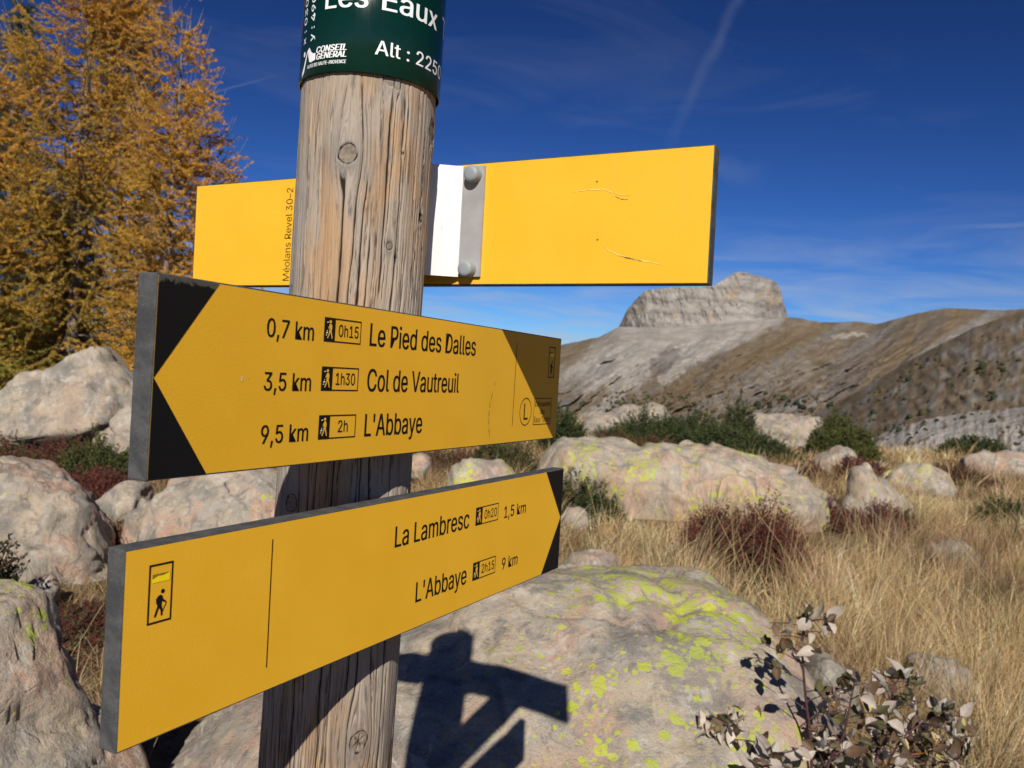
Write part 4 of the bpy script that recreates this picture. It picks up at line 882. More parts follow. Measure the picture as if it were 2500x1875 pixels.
boulder('leaning grey rock deep in the tall grass', [(2215, 1740), (2225, 1660), (2258, 1592), (2282, 1580), (2310, 1600), (2345, 1660), (2372, 1730), (2350, 1790), (2240, 1790)], 3.75, 0.16, M_ROCK, 97, 5, (2290, 1710), 0.05, 9, 0.86, 2.4)
boulder('small grey rock against the far end of the big boulder', [(1975, 1650), (1985, 1610), (2020, 1594), (2045, 1602), (2052, 1630), (2085, 1640), (2085, 1690), (2000, 1710)], 3.3, 0.15, M_ROCK, 99, 5, None, 0.05, 9, 0.86)
boulder('low pink stone peeping over the crest of the big boulder', [(1380, 1395), (1392, 1362), (1430, 1345), (1480, 1346), (1512, 1362), (1520, 1395), (1450, 1420)], 4.6, 0.20, M_ROCK_PINK, 101, 5, None, 0.05, 8, 0.88)
boulder('small lichen stone at the tip of the lower board', [(1350, 1420), (1358, 1385), (1385, 1372), (1408, 1380), (1410, 1420)], 4.2, 0.12, M_ROCK_SLAB, 103, 4, None, 0.05, 8, 0.88)
boulder('pale stone half hidden in grass beside the lower board', [(1366, 1285), (1372, 1250), (1400, 1236), (1432, 1244), (1440, 1270), (1420, 1300)], 7.6, 0.16, M_ROCK_PALE, 105, 4, None, 0.05, 8, 0.88)
boulder('lichened rock showing between the middle and lower boards', [(1085, 1180), (1100, 1145), (1140, 1132), (1200, 1138), (1260, 1150), (1290, 1185), (1240, 1230), (1120, 1225)], 8.6, 0.35, M_ROCK_SLAB, 107, 5, None, 0.05, 9, 0.86)
boulder('pale rock beside the post under the middle board', [(995, 1150), (1002, 1118), (1030, 1104), (1050, 1120), (1052, 1160), (1010, 1170)], 10.5, 0.25, M_ROCK_PINK, 109, 4, None, 0.05, 8, 0.86)
boulder('dull grey stone sunk in the straw at the side', [(2262, 1350), (2290, 1332), (2350, 1328), (2392, 1345), (2395, 1375), (2280, 1380)], 7.2, 0.25, M_ROCK, 111, 4, None, 0.05, 8, 0.86)
boulder('small pink stone near the juniper bushes', [(1650, 1098), (1660, 1082), (1690, 1078), (1700, 1095), (1690, 1110)], 15, 0.2, M_ROCK_PINK, 113, 4, None, 0.04, 6, 0.88)
boulder('low stone at the grassy gap beside the near boulder', [(60, 1450), (80, 1418), (110, 1408), (132, 1425), (135, 1460), (90, 1480)], 4.3, 0.14, M_ROCK, 115, 4, None, 0.05, 8, 0.86, group=GB)
boulder('lichen-flecked stone low in the gap under the lower board', [(205, 1800), (222, 1740), (250, 1728), (300, 1760), (330, 1830), (260, 1880)], 2.9, 0.12, M_ROCK_SLAB, 117, 4, None, 0.05, 8, 0.86, group=GB)

# ------------------------------------------------------------------ plants
def tris(name, P, D, ln, wd, cols, rg, blunt=False, mat_=M_LEAF, parent=None):
    """flat leaf / needle blades: base P, direction D (unit), length, width"""
    S = np.cross(D, rg.normal(size=D.shape)); S /= np.linalg.norm(S, axis=1)[:, None] + 1e-9
    L_ = np.broadcast_to(np.asarray(ln, float), (len(P),))[:, None]; W_ = np.broadcast_to(np.asarray(wd, float), (len(P),))[:, None]
    if blunt:
        V = np.stack([P, P + D * L_ * 0.5 + S * W_, P + D * L_, P + D * L_ * 0.5 - S * W_], 1); k = 4
    else:
        V = np.stack([P - S * W_, P + S * W_, P + D * L_], 1); k = 3
    Fc = np.arange(len(P) * k).reshape(-1, k); return V.reshape(-1, 3), Fc, np.repeat(cols, k, 0)


def larch(label, base, height, halfw, seed, h0=0.25, per=3, power=0.85, lean=(0, 0), green=0.5, needle=True, dens=1.0):
    rg = np.random.default_rng(seed); root = empty('larch_tree', tuple(base)); tag(root, label, 'tree', 'larches in autumn colour')
    zt = np.linspace(0, height, 24); wob = 0.05 * np.stack([perlin(np.stack([zt * 0.6, 0 * zt + seed, 0 * zt], -1)), perlin(np.stack([zt * 0.6, 0 * zt + seed + 9, 0 * zt], -1))], -1)
    axis = np.stack([lean[0] * zt + wob[:, 0], lean[1] * zt + wob[:, 1], zt], -1); axis[0, 2] = -0.2
    tr = 0.0085 * height * (1 - zt / height) ** 0.9 + 0.006
    V, Fq = tubes([axis], [tr], 9); c = np.array([0.16, 0.125, 0.10]) * (0.8 + 0.5 * rg.random((len(V), 1)))
    obj('trunk', mesh_np('trunk', V, Fq, True, c), M_BARK, root)
    limbs, lr, twp, twr, tip, NP, ND, NC = [], [], [], [], [], [], [], []
    z = h0
    while z < height - 0.12:
        f = z / height; n_ = rg.integers(per, per + 3)
        for q in range(n_):
            az = rg.uniform(0, 2 * np.pi); L_ = halfw * (1 - f) ** power * rg.uniform(0.45, 1.12) + 0.12
            if rg.random() < 0.14: L_ *= 1.3
            m = max(5, int(L_ / 0.14)); t = np.linspace(0, 1, m)
            o = np.array([np.interp(z, zt, axis[:, 0]), np.interp(z, zt, axis[:, 1]), z])
            rise = rg.uniform(-0.12, 0.28) + 0.25 * f; curl = rg.uniform(0.10, 0.38)
            hz = L_ * t * (1 - 0.06 * t); vz = L_ * (rise * t - 0.16 * t * (1 - t) * 2 + curl * t ** 2.6)
            sw = 0.10 * L_ * perlin(np.stack([t * 2.2, 0 * t + rg.uniform(0, 99), 0 * t], -1))
            d = np.array([np.cos(az), np.sin(az), 0]); sd_ = np.array([-d[1], d[0], 0])
            P = o + d * hz[:, None] + sd_ * sw[:, None] + np.array([0, 0, 1]) * vz[:, None]
            limbs.append(P); lr.append(0.0042 * L_ ** 0.7 * (1 - t) ** 0.8 * 1.7 + 0.0028)
            nt_ = int(L_ * 11.5 * dens)
            for k in range(nt_):
                u = rg.uniform(0.10, 1.0); b = np.array([np.interp(u, t, P[:, i]) for i in range(3)])
                side = rg.choice([-1, 1]); tl = (0.20 + 0.42 * (1 - u) * L_ ** 0.5) * rg.uniform(0.5, 1.3)
                dd = unit(d * rg.uniform(0.25, 0.9) + sd_ * side * rg.uniform(0.3, 1.0) + np.array([0, 0, rg.uniform(-0.6, 0.3)]))
                tt = np.linspace(0, 1, 5)[:, None]; up = rg.uniform(0.15, 0.75)
                Q = b + dd * tl * tt + np.array([0, 0, 1]) * tl * (up * tt ** 2 - 0.28 * tt)
                bare = 1.0
                twp.append(Q); twr.append(np.linspace(0.0028, 0.0013, 5))
                nc = int(tl * 100); s = rg.uniform(0.0, 0.93 if u > 0.75 else 1.0, nc); pos = np.stack([np.interp(s, tt[:, 0], Q[:, i]) for i in range(3)], -1)
                NP.append(pos); ND.append(np.broadcast_to(dd, pos.shape))
                gmix = np.clip(green * 1.25 * (1 - f) + 0.55 * perlin(np.array([[b[0] * .9 + 3, b[1] * .9, b[2] * .9]]))[0] + rg.normal() * 0.16 - 0.10, 0, 1)
                NC.append(np.full(nc, gmix))
            # needles along the limb itself, and a bare upturned shoot at the tip
            nc = int(L_ * 80); s = rg.uniform(0.25, 0.97, nc); NP.append(np.stack([np.interp(s, t, P[:, i]) for i in range(3)], -1)); ND.append(np.broadcast_to(d, (nc, 3))); NC.append(np.full(nc, np.clip(rg.normal() * 0.2 + 0.2 + green * 0.5 * (1 - f), 0, 1)))
            e = P[-1]; td = unit(P[-1] - P[-2] + np.array([0, 0, 0.05])); sl = rg.uniform(0.06, 0.24); tt = np.linspace(0, 1, 4)[:, None]
            tip.append(e + td * sl * tt + np.array([0, 0, 1]) * sl * 0.5 * tt ** 2)
        z += rg.uniform(0.06, 0.12) * (1 + 0.3 * (1 - f))
    V, Fq = tubes(limbs + twp + tip, lr + twr + [np.linspace(0.0035, 0.0016, 4)] * len(tip), 3)
    nl = sum(len(p) for p in limbs) * 3; ntw = sum(len(p) for p in twp) * 3
    c = np.empty((len(V), 3)); c[:nl] = (0.15, 0.115, 0.09); c[nl:nl + ntw] = (0.20, 0.135, 0.08); c[nl + ntw:] = (0.30, 0.235, 0.16)
    obj('branches', mesh_np('branches', V, Fq, True, c), M_BARK, root)
    NP = np.concatenate(NP); ND = np.concatenate(ND); g = np.concatenate(NC); k = 6
    P = np.repeat(NP, k, 0); D = unit(np.repeat(ND, k, 0) * 0.35 + rg.normal(size=P.shape)); ln = rg.uniform(0.022, 0.036, len(P))
    gg = np.repeat(g, k)[:, None]; ora = np.array([0.72, 0.345, 0.055]); gold = np.array([0.72, 0.41, 0.062]); grn = np.array([0.29, 0.260, 0.050]); br = np.array([0.38, 0.175, 0.050])
    mix = np.repeat(rg.random(len(NP)), k)[:, None]
    c = ora * (1 - mix) + gold * mix; c = np.where(mix < 0.16, br, c); c = c * (1 - gg) + grn * gg; c = c * rg.uniform(0.75, 1.2, (len(P), 1))
    V, Fc, cc = tris('n', P, D, ln, 0.0034, c, rg)
    cr = obj('crown', mesh_np('crown', V, Fc, False, cc), M_LEAF, root)
    return root
def gpos(px, depth):
    v = raydir(px, 900) * depth; return (v[0], v[1], float(ground_z(np.array([v[0]]), np.array([v[1]]))[0]))
larch('tall golden larch rising out of the top of the picture', gpos(171, 11.8), 9.4, 2.35, 5, 0.3, 3, 0.85, (0.003, 0), 0.55)
larch('slender larch with a pale bare leader beside the upper board', gpos(388, 10.8), 5.35, 1.2, 8, 0.35, 3, 0.8, (0.012, 0), 0.35)
larch('leafy golden larch at the very edge of the picture', gpos(-70, 10.9), 4.7, 1.6, 12, 0.3, 3, 0.85, (0, 0), 0.75)
larch('larch standing behind the other larches', gpos(275, 13.6), 7.2, 1.6, 15, 0.4, 3, 0.85, (0, 0), 0.25)
larch('low bushy larch sprouting beside the upper board', gpos(478, 11.6), 4.25, 1.1, 19, 0.2, 3, 0.8, (0.0, 0), 0.3)

def spruce(label, base, height, halfw, seed):
    rg = np.random.default_rng(seed); root = empty('pine_tree', tuple(base)); tag(root, label, 'tree')
    V, Fq = tubes([np.stack([np.zeros(8), np.zeros(8), np.linspace(-0.2, height, 8)], -1)], [np.linspace(0.10, 0.015, 8)], 8)
    obj('trunk', mesh_np('trunk', V, Fq, True, np.tile([[0.10, 0.075, 0.055]], (len(V), 1))), M_BARK, root)
    limbs, lr, NP, ND = [], [], [], []; z = 0.3
    while z < height - 0.1:
        f = z / height
        for q in range(6):
            az = rg.uniform(0, 2 * np.pi); L_ = halfw * (1 - f) ** 0.7 * rg.uniform(0.6, 1.05) + 0.08; t = np.linspace(0, 1, 6)[:, None]
            d = np.array([np.cos(az), np.sin(az), 0]); P = np.array([0, 0, z]) + d * L_ * t + np.array([0, 0, 1]) * L_ * (0.05 * t + 0.35 * t ** 2)
            limbs.append(P); lr.append(np.linspace(0.012, 0.003, 6)); n_ = int(L_ * 150); s = rg.uniform(0.15, 1, n_)
            pos = np.stack([np.interp(s, t[:, 0], P[:, i]) for i in range(3)], -1) + rg.normal(size=(n_, 3)) * [0.10, 0.10, 0.06] * L_ ** 0.5; NP.append(pos); ND.append(np.broadcast_to(d * 0.7 + [0, 0, 0.6], pos.shape))
        z += rg.uniform(0.12, 0.2)
    V, Fq = tubes(limbs, lr, 3); obj('branches', mesh_np('branches', V, Fq, True, np.tile([[0.09, 0.07, 0.05]], (len(V), 1))), M_BARK, root)
    NP = np.concatenate(NP); ND = np.concatenate(ND); k = 6; P = np.repeat(NP, k, 0); D = unit(np.repeat(ND, k, 0) * 0.8 + rg.normal(size=P.shape))
    c = np.array([0.035, 0.060, 0.028]) * rg.uniform(0.6, 1.5, (len(P), 1)); V, Fc, cc = tris('n', P, D, rg.uniform(0.04, 0.07, len(P)), 0.0035, c, rg)
    obj('crown', mesh_np('crown', V, Fc, False, cc), M_LEAF, root)
spruce('dark green conifer showing behind the larches', gpos(8, 13.2), 6.45, 1.15, 3)
spruce('small dark conifer hidden low among the larches', gpos(150, 14.6), 4.3, 1.3, 4)

def shrub(name, label, cat, group, base, rx, ry, h, n_sprig, sl, leaf, wd, colsets, seed, per=16, upright=0.6, stem=(0.07, 0.045, 0.035), blunt=True):
    """dense dome of leafy sprigs"""
    rg = np.random.default_rng(seed); root = empty(name, tuple(base)); tag(root, label, cat, group)
    a = rg.uniform(0, 2 * np.pi, n_sprig); r = np.sqrt(rg.random(n_sprig)); el = rg.random(n_sprig) ** 0.6
    lump = 1 + 0.55 * perlin(np.stack([np.cos(a) * r * 2.6 + seed, np.sin(a) * r * 2.6, 0 * r + seed * 1.7], -1)) + 0.4 * perlin(np.stack([np.cos(a) * r * 7 + seed, np.sin(a) * r * 7, 0 * r + seed * 0.7], -1))
    rx = rx * 1.0; r = r * (1 + 0.35 * perlin(np.stack([np.cos(a) * 1.8 + seed, np.sin(a) * 1.8, 0 * r + 4.4], -1)))
    top = np.sqrt(np.clip(1 - r ** 2.4, 0.05, 1)) * h * lump * (0.35 + 0.65 * el)
    B = np.stack([np.cos(a) * r * rx, np.sin(a) * r * ry, np.maximum(0.0, top - sl * 0.8)], -1)
    gx, gy = base[0] + B[:, 0], base[1] + B[:, 1]; B[:, 2] += ground_z(gx, gy) - base[2]
    D = unit(np.stack([np.cos(a) * r, np.sin(a) * r, np.full(n_sprig, upright)], -1) + 0.30 * rg.normal(size=(n_sprig, 3)))
    s = rg.random((n_sprig, per)); ln = sl * rg.uniform(0.6, 1.3, (n_sprig, 1))
    P = (B[:, None, :] + D[:, None, :] * (ln * s)[..., None]).reshape(-1, 3)
    LD = unit(np.repeat(D, per, 0) * 0.6 + rg.normal(size=P.shape))
    ci = rg.random(n_sprig) + 0.5 * perlin(np.stack([B[:, 0] * 3 + seed, B[:, 1] * 3, 0 * r], -1)); k = np.clip((ci * len(colsets)).astype(int), 0, len(colsets) - 1)
    C = np.array(colsets)[k]; C = np.repeat(C, per, 0) * rg.uniform(0.65, 1.35, (len(P), 1))
    V, Fc, cc = tris('l', P, LD, leaf * rg.uniform(0.7, 1.3, len(P)), wd, C, rg, blunt)
    obj('foliage', mesh_np('foliage', V, Fc, False, cc), M_LEAF, root)
    ns = min(n_sprig, 260); paths = []
    for i in range(ns):
        e = B[i] + D[i] * sl; paths.append(np.stack([np.array([B[i][0] * 0.35, B[i][1] * 0.35, -0.03]), B[i] * [0.8, 0.8, 0.6], e]))
    V, Fq = tubes(paths, [np.array([0.005, 0.003, 0.0012]) * (1 + rx)] * ns, 3)
    obj('stems', mesh_np('stems', V, Fq, True, np.tile([stem], (len(V), 1))), M_BARK, root); return root
NOGRASS = [(1.75, 5.75, 0.30, 0.35), (1.45, 8.3, 0.45, 0.5), (3.75, 8.75, 0.42, 0.6), (3.1, 8.3, 0.5, 0.5)]
RED = [(0.135, 0.040, 0.032), (0.105, 0.035, 0.030), (0.16, 0.055, 0.035), (0.085, 0.045, 0.032)]
MIXH = RED + [(0.085, 0.085, 0.03), (0.11, 0.09, 0.035)]
JUN = [(0.045, 0.062, 0.024), (0.060, 0.078, 0.028), (0.035, 0.052, 0.022), (0.085, 0.090, 0.030)]
GH = 'red heather patches'; GJ = 'juniper bushes on the plateau'
def sp(px, depth): return gpos(px, depth)
_shrub0 = shrub
def shrub(name, label, cat, group, base, rx, ry, *a, **k):
    NOGRASS.append((base[0], base[1] - 0.25 * ry, rx * 0.9, ry * 1.25)); return _shrub0(name, label, cat, group, base, rx, ry, *a, **k)
shrub('heather_patch', 'wide red-brown heather below the pale pointed boulder', 'heather', GH, sp(60, 7.8), 0.85, 0.95, 0.34, 3400, 0.10, 0.016, 0.0045, MIXH, 1)
shrub('heather_patch', 'dark red heather edging the rounded pinkish boulder', 'heather', GH, sp(215, 6.7), 0.42, 0.55, 0.26, 1700, 0.09, 0.014, 0.004, RED, 2)
shrub('heather_patch', 'red heather spilling round the small wedge-shaped stone', 'heather', GH, sp(300, 5.2), 0.38, 0.35, 0.20, 1300, 0.08, 0.012, 0.0036, RED, 3)
shrub('heather_patch', 'low brown heath in the gap behind the near corner boulder', 'heather', GH, sp(150, 3.9), 0.34, 0.45, 0.13, 1500, 0.06, 0.010, 0.003, MIXH, 24)
shrub('heather_patch', 'crimson heather mound in front of the whaleback boulder', 'heather', GH, sp(1850, 6.4), 0.50, 0.44, 0.54, 3600, 0.12, 0.015, 0.0045, RED, 4)
shrub('heather_patch', 'red heather fringe at the foot of the white pointed rock', 'heather', GH, sp(2165, 8.7), 0.40, 0.28, 0.30, 1300, 0.10, 0.015, 0.0045, RED, 5)
shrub('heather_patch', 'small red heather tuft in the grass before the white rock', 'heather', GH, sp(2030, 8.9), 0.20, 0.2, 0.34, 600, 0.10, 0.015, 0.0045, RED, 6)
shrub('heather_patch', 'far red heather beside the grey boulder', 'heather', GH, sp(2125, 14.0), 0.50, 0.4, 0.35, 1100, 0.12, 0.022, 0.007, RED, 7)
shrub('heather_patch', 'far red-brown heather near the plateau rim', 'heather', GH, sp(2340, 14.5), 0.70, 0.5, 0.30, 1000, 0.12, 0.022, 0.007, MIXH, 8)
shrub('heather_patch', 'brown heather under the far end of the middle board', 'heather', GH, sp(1150, 11.5), 0.9, 0.6, 0.42, 1700, 0.13, 0.02, 0.006, MIXH, 9)
shrub('heather_patch', 'rusty heather below the sloping slab', 'heather', GH, sp(1560, 15.5), 1.1, 0.7, 0.40, 1500, 0.13, 0.024, 0.008, MIXH, 10)
shrub('heather_patch', 'dull red heather by the grey boulder, half hidden by grass', 'heather', GH, sp(1985, 13.0), 0.35, 0.3, 0.30, 600, 0.12, 0.02, 0.006, RED, 18)
shrub('juniper_bush', 'broad dark green juniper on the skyline below the sloping slab', 'juniper', GJ, sp(1640, 17.5), 1.45, 0.8, 0.68, 3600, 0.22, 0.045, 0.008, JUN, 11, 18, 0.8)
shrub('juniper_bush', 'dark juniper in front of the long pale slab', 'juniper', GJ, sp(1800, 17.0), 1.15, 0.7, 0.60, 2800, 0.22, 0.045, 0.008, JUN, 12, 18, 0.8)
shrub('juniper_bush', 'upright little juniper touching the long pale slab', 'juniper', GJ, sp(1812, 18.2), 0.36, 0.3, 1.05, 800, 0.16, 0.045, 0.008, JUN, 20, 18, 1.2)
shrub('juniper_bush', 'olive green rounded bush at the end of the long pale slab', 'juniper', GJ, sp(2065, 18.0), 0.72, 0.6, 0.78, 2200, 0.15, 0.042, 0.009, [(0.085, 0.095, 0.028), (0.105, 0.105, 0.030), (0.065, 0.080, 0.026)], 13, 18, 0.7)
shrub('juniper_bush', 'dark bush under the tip of the middle board', 'juniper', GJ, sp(1385, 15.5), 0.42, 0.5, 0.72, 1200, 0.14, 0.04, 0.008, JUN, 14, 18, 0.8)
shrub('juniper_bush', 'green and brown bush growing under the whaleback boulder', 'juniper', GJ, sp(1440, 8.0), 0.34, 0.3, 0.46, 1200, 0.12, 0.026, 0.006, JUN + [(0.12, 0.085, 0.035)], 15, 16, 0.9)
shrub('juniper_bush', 'dark green juniper under the pale pointed boulder', 'juniper', GJ, sp(245, 7.7), 0.34, 0.35, 0.36, 1100, 0.10, 0.022, 0.005, [(0.075, 0.085, 0.026), (0.055, 0.070, 0.024), (0.10, 0.095, 0.03)], 16, 16, 0.9)
shrub('juniper_bush', 'dark bush far out at the rim of the plateau', 'juniper', GJ, sp(2390, 21), 0.8, 0.7, 0.5, 1200, 0.17, 0.05, 0.012, JUN, 17, 16, 0.8)
shrub('juniper_bush', 'dark leafy bush at the very edge in front of the rounded boulder', 'juniper', GJ, sp(-22, 3.95), 0.16, 0.16, 0.46, 700, 0.09, 0.022, 0.006, [(0.03, 0.035, 0.018), (0.045, 0.04, 0.02), (0.06, 0.035, 0.022)], 21, 14, 0.8)
shrub('juniper_bush', 'green-brown bush behind the lichened rock between the boards', 'juniper', GJ, sp(1240, 11.0), 0.5, 0.4, 0.55, 1000, 0.14, 0.03, 0.007, JUN + [(0.12, 0.085, 0.035)], 22, 16, 0.9)
shrub('juniper_bush', 'small dark bush in the straw at the side', 'juniper', GJ, sp(2480, 9.5), 0.30, 0.25, 0.36, 800, 0.12, 0.024, 0.006, JUN, 23, 16, 0.9)

# ------------------------------------------------------------------ dry grass
def blades(X, Y, H, W, lean, colr, rg, segs=3, a=None):
    n_ = len(X); a = rg.uniform(0, 2 * np.pi, n_) if a is None else a; B = np.stack([X, Y, ground_z(X, Y) - 0.01], -1)
    d = np.stack([np.cos(a), np.sin(a), np.zeros(n_)], -1) * lean[:, None]; d[:, 0] += 0.10
    va = rg.uniform(0, 2 * np.pi, n_); S = np.stack([np.cos(va), np.sin(va), np.zeros(n_)], -1)
    rows = []
    for k in range(segs + 1):
        t = k / segs; C = B + d * (H * t ** 1.8)[:, None] + np.array([0, 0, 1]) * (H * t * (1 - 0.25 * lean * t))[:, None]
        if k < segs: w = (W * (1 - 0.55 * t))[:, None]; rows += [C - S * w, C + S * w]
        else: rows.append(C)
    V = np.stack(rows, 1); m = V.shape[1]; i = np.arange(n_)[:, None] * m; F_ = []
    for k in range(segs - 1): F_ += [i + [2 * k, 2 * k + 1, 2 * k + 3], i + [2 * k, 2 * k + 3, 2 * k + 2]]
    F_.append(i + [2 * segs - 2, 2 * segs - 1, 2 * segs]); return V.reshape(-1, 3), np.concatenate(F_), np.repeat(colr, m, 0)
STRAW = np.array([(0.47, 0.335, 0.165), (0.56, 0.42, 0.225), (0.37, 0.25, 0.115), (0.64, 0.50, 0.30), (0.24, 0.155, 0.075), (0.42, 0.28, 0.13), (0.30, 0.20, 0.10)])
def grass():
    rg = np.random.default_rng(77); VV, FF, CC = [], [], []; o = 0
    def put(depth0, depth1, ax0, ax1, tufts, per, hh, ww, spread, seed_mask=0.0, tint=1.0, drop=True):
        nonlocal o
        u = rg.random(tufts); dep = np.sqrt(depth0 ** 2 + (depth1 ** 2 - depth0 ** 2) * u); ax = rg.uniform(ax0, ax1, tufts); X = dep * ax; Y = dep
        keep = np.ones(tufts, bool)
        for (cx, cy, rx, ry) in ROCKS + NOGRASS: keep &= ((X - cx) / rx) ** 2 + ((Y - cy) / ry) ** 2 > 1
        keep &= perlin(np.stack([X * 0.9, Y * 0.9, 0 * X + 5], -1)) > -0.26 + seed_mask
        X, Y = X[keep], Y[keep]; n_ = len(X)
        hs = hh * (0.65 + 0.55 * rg.random(n_)) * (1 + 0.45 * perlin(np.stack([X * 0.8, Y * 0.8, 0 * X + 1], -1)))
        tl = rg.uniform(0.15, 0.95, n_); tc = 1.14 * STRAW[rg.integers(0, len(STRAW), n_)] * (1 + 0.45 * perlin(np.stack([X * 1.1, Y * 1.1, 0 * X + 9], -1)))[:, None]
        gp = sstep(0.10, 0.35, perlin(np.stack([X * 0.7 + 31, Y * 0.7, 0 * X + 2], -1)))[:, None]; tc = tc * (1 - gp) + tc * np.array([0.62, 0.56, 0.62]) * gp
        gg = (rg.random(n_) < 0.06)[:, None]; tc = np.where(gg, np.array([0.17, 0.17, 0.055]), tc); hs = hs * (0.5 + 0.75 * rg.random(n_)) * np.where(rg.random(n_) < 0.14, 1.5, 1.0); tc = tc * rg.uniform(0.62, 1.35, (n_, 1))
        ox, oy = rg.normal(size=n_ * per) * spread, rg.normal(size=n_ * per) * spread; X = np.repeat(X, per) + ox; Y = np.repeat(Y, per) + oy
        out = np.arctan2(oy, ox) + rg.normal(size=n_ * per) * 0.7
        H = np.repeat(hs, per) * rg.uniform(0.45, 1.15, n_ * per); lean = np.clip(np.repeat(tl, per) * rg.uniform(0.3, 2.2, n_ * per), 0.05, 1.6)
        C = np.repeat(tc, per, 0) * rg.uniform(0.6, 1.45, (n_ * per, 1)) * tint
        V, F_, c = blades(X, Y, H, np.full(n_ * per, ww) * rg.uniform(0.7, 1.7, n_ * per), lean, C, rg, 3, out); VV.append(V); FF.append(F_ + o); CC.append(c); o += len(V)
    put(2.6, 4.2, 0.20, 0.68, 430, 46, 0.36, 0.0010, 0.022)
    put(4.2, 7.0, 0.00, 0.66, 900, 46, 0.34, 0.0014, 0.030)
    put(7.0, 12.0, -0.10, 0.66, 2300, 30, 0.32, 0.0022, 0.048, -0.1)
    put(12.0, 25.0, -0.25, 0.66, 4200, 16, 0.30, 0.0040, 0.08, -0.1)
    put(2.6, 9.0, 0.05, 0.68, 2600, 20, 0.13, 0.0014, 0.05, -0.2, 0.62)
    put(3.0, 5.0, -0.62, -0.36, 260, 26, 0.15, 0.0010, 0.030, 0.0, 0.8)
    put(5.0, 12.0, -0.64, -0.10, 1500, 18, 0.20, 0.0020, 0.05, 0.05, 0.85)
    ob = obj('grass', mesh_np('grass', np.concatenate(VV), np.concatenate(FF), False, np.clip(np.concatenate(CC), 0.01, 0.8)), M_GRASS)
    tag(ob, 'dry straw-coloured alpine grass covering the plateau', None, None, 'stuff')
    # single tall stalks, thin and pale
    paths, rad = [], []
    for k in range(260):
        dep = rg.uniform(2.9, 9); ax = rg.uniform(0.12, 0.64); h = rg.uniform(0.5, 0.85); x, y = dep * ax, dep
        if any(((x - c[0]) / c[2]) ** 2 + ((y - c[1]) / c[3]) ** 2 < 1 for c in ROCKS): continue
        t = np.linspace(0, 1, 6)[:, None]; l_ = rg.normal(size=2) * 0.28
        paths.append(np.array([x, y, float(ground_z(np.array([x]), np.array([y]))[0])]) + np.concatenate([l_[None] * t ** 1.6 * h, h * t], 1)); rad.append(np.linspace(0.0016, 0.0010, 6))
    for (px0, py0, px1, py1, dep) in ((1675, 1385, 1680, 1170, 5.5), (2280, 1700, 2340, 1340, 3.6), (2360, 1780, 2350, 1330, 3.5), (170, 1605, 255, 1470, 3.6), (355, 1870, 385, 1800, 2.4)):
        a, b = at(px0, py0, dep), at(px1, py1, dep); t = np.linspace(-0.6, 1, 7)[:, None]; paths.append(a + (b - a) * t); rad.append(np.full(7, 0.0013 * dep / 3.5))
    V, Fq = tubes(paths, rad, 3); c = np.tile([[0.50, 0.39, 0.20]], (len(V), 1))
    tag(obj('grass_stalks', mesh_np('grass_stalks', V, Fq, True, c), M_GRASS), 'thin pale seed stalks standing above the dry grass', None, None, 'stuff')
grass()

# ------------------------------------------------------------------ leafy shrub by the big boulder
def leaf_mesh(seed, curl, fold, L_=0.062, W_=0.021):
    rg = np.random.default_rng(seed); nu, nv = 9, 5; V = []
    for i in range(nu):
        t = i / (nu - 1); w = W_ * max(0.02, math.sin(math.pi * min(1, t ** 0.85)) ** 0.8) * (1 - 0.15 * t)
        for j in range(nv):
            s = j / (nv - 1) * 2 - 1; x = L_ * t; y = w * s
            z = abs(s) * w * fold + curl * L_ * (t ** 2) * 0.5 + 0.0022 * math.sin(t * 17 + abs(s) * 2.5 + seed) * abs(s)
            V.append((x, y, z))
    F_ = [(i * nv + j, (i + 1) * nv + j, (i + 1) * nv + j + 1, i * nv + j + 1) for i in range(nu - 1) for j in range(nv - 1)]
    me = mesh_np('leaf', np.array(V), np.array(F_)); return me
def leaf_mat(name, front, back, vein):
    m, nt, b = mat(name, 0.55, 0.3); n = NB(nt); co = n.coord('Object'); s = n.sep(co)
    ay = n.m('ABSOLUTE', s[1]); w = n.m('SINE', n.m('ADD', n.m('MULTIPLY', s[0], 760), n.m('MULTIPLY', ay, -620)))
    v = n.m('MAXIMUM', n.rng(w, 0.80, 0.98), n.rng(ay, 0.0010, 0.0004))
    tone = n.rng(n.noise(co, 60, 4), 0.3, 0.7, 0.78, 1.2); f = n.mix(n.geo('Backfacing'), front, back); f = n.mix(n.m('MULTIPLY', v, 0.5), f, vein)
    f = n.mix(1.0, f, n.mix(n.objinfo('Random'), (0.75, 0.75, 0.75), (1.2, 1.2, 1.2)), 'MULTIPLY'); nt.links.new(f, b.inputs['Base Color'])
    nt.links.new(n.bump(v, 0.4, 0.002), b.inputs['Normal'])
    tr = nt.nodes.new('ShaderNodeBsdfTranslucent'); nt.links.new(f, tr.inputs['Color']); mx = nt.nodes.new('ShaderNodeMixShader'); mx.inputs[0].default_value = 0.15
    nt.links.new(b.outputs[0], mx.inputs[1]); nt.links.new(tr.outputs[0], mx.inputs[2]); nt.links.new(mx.outputs[0], nt.nodes['Material Output'].inputs[0]); return m
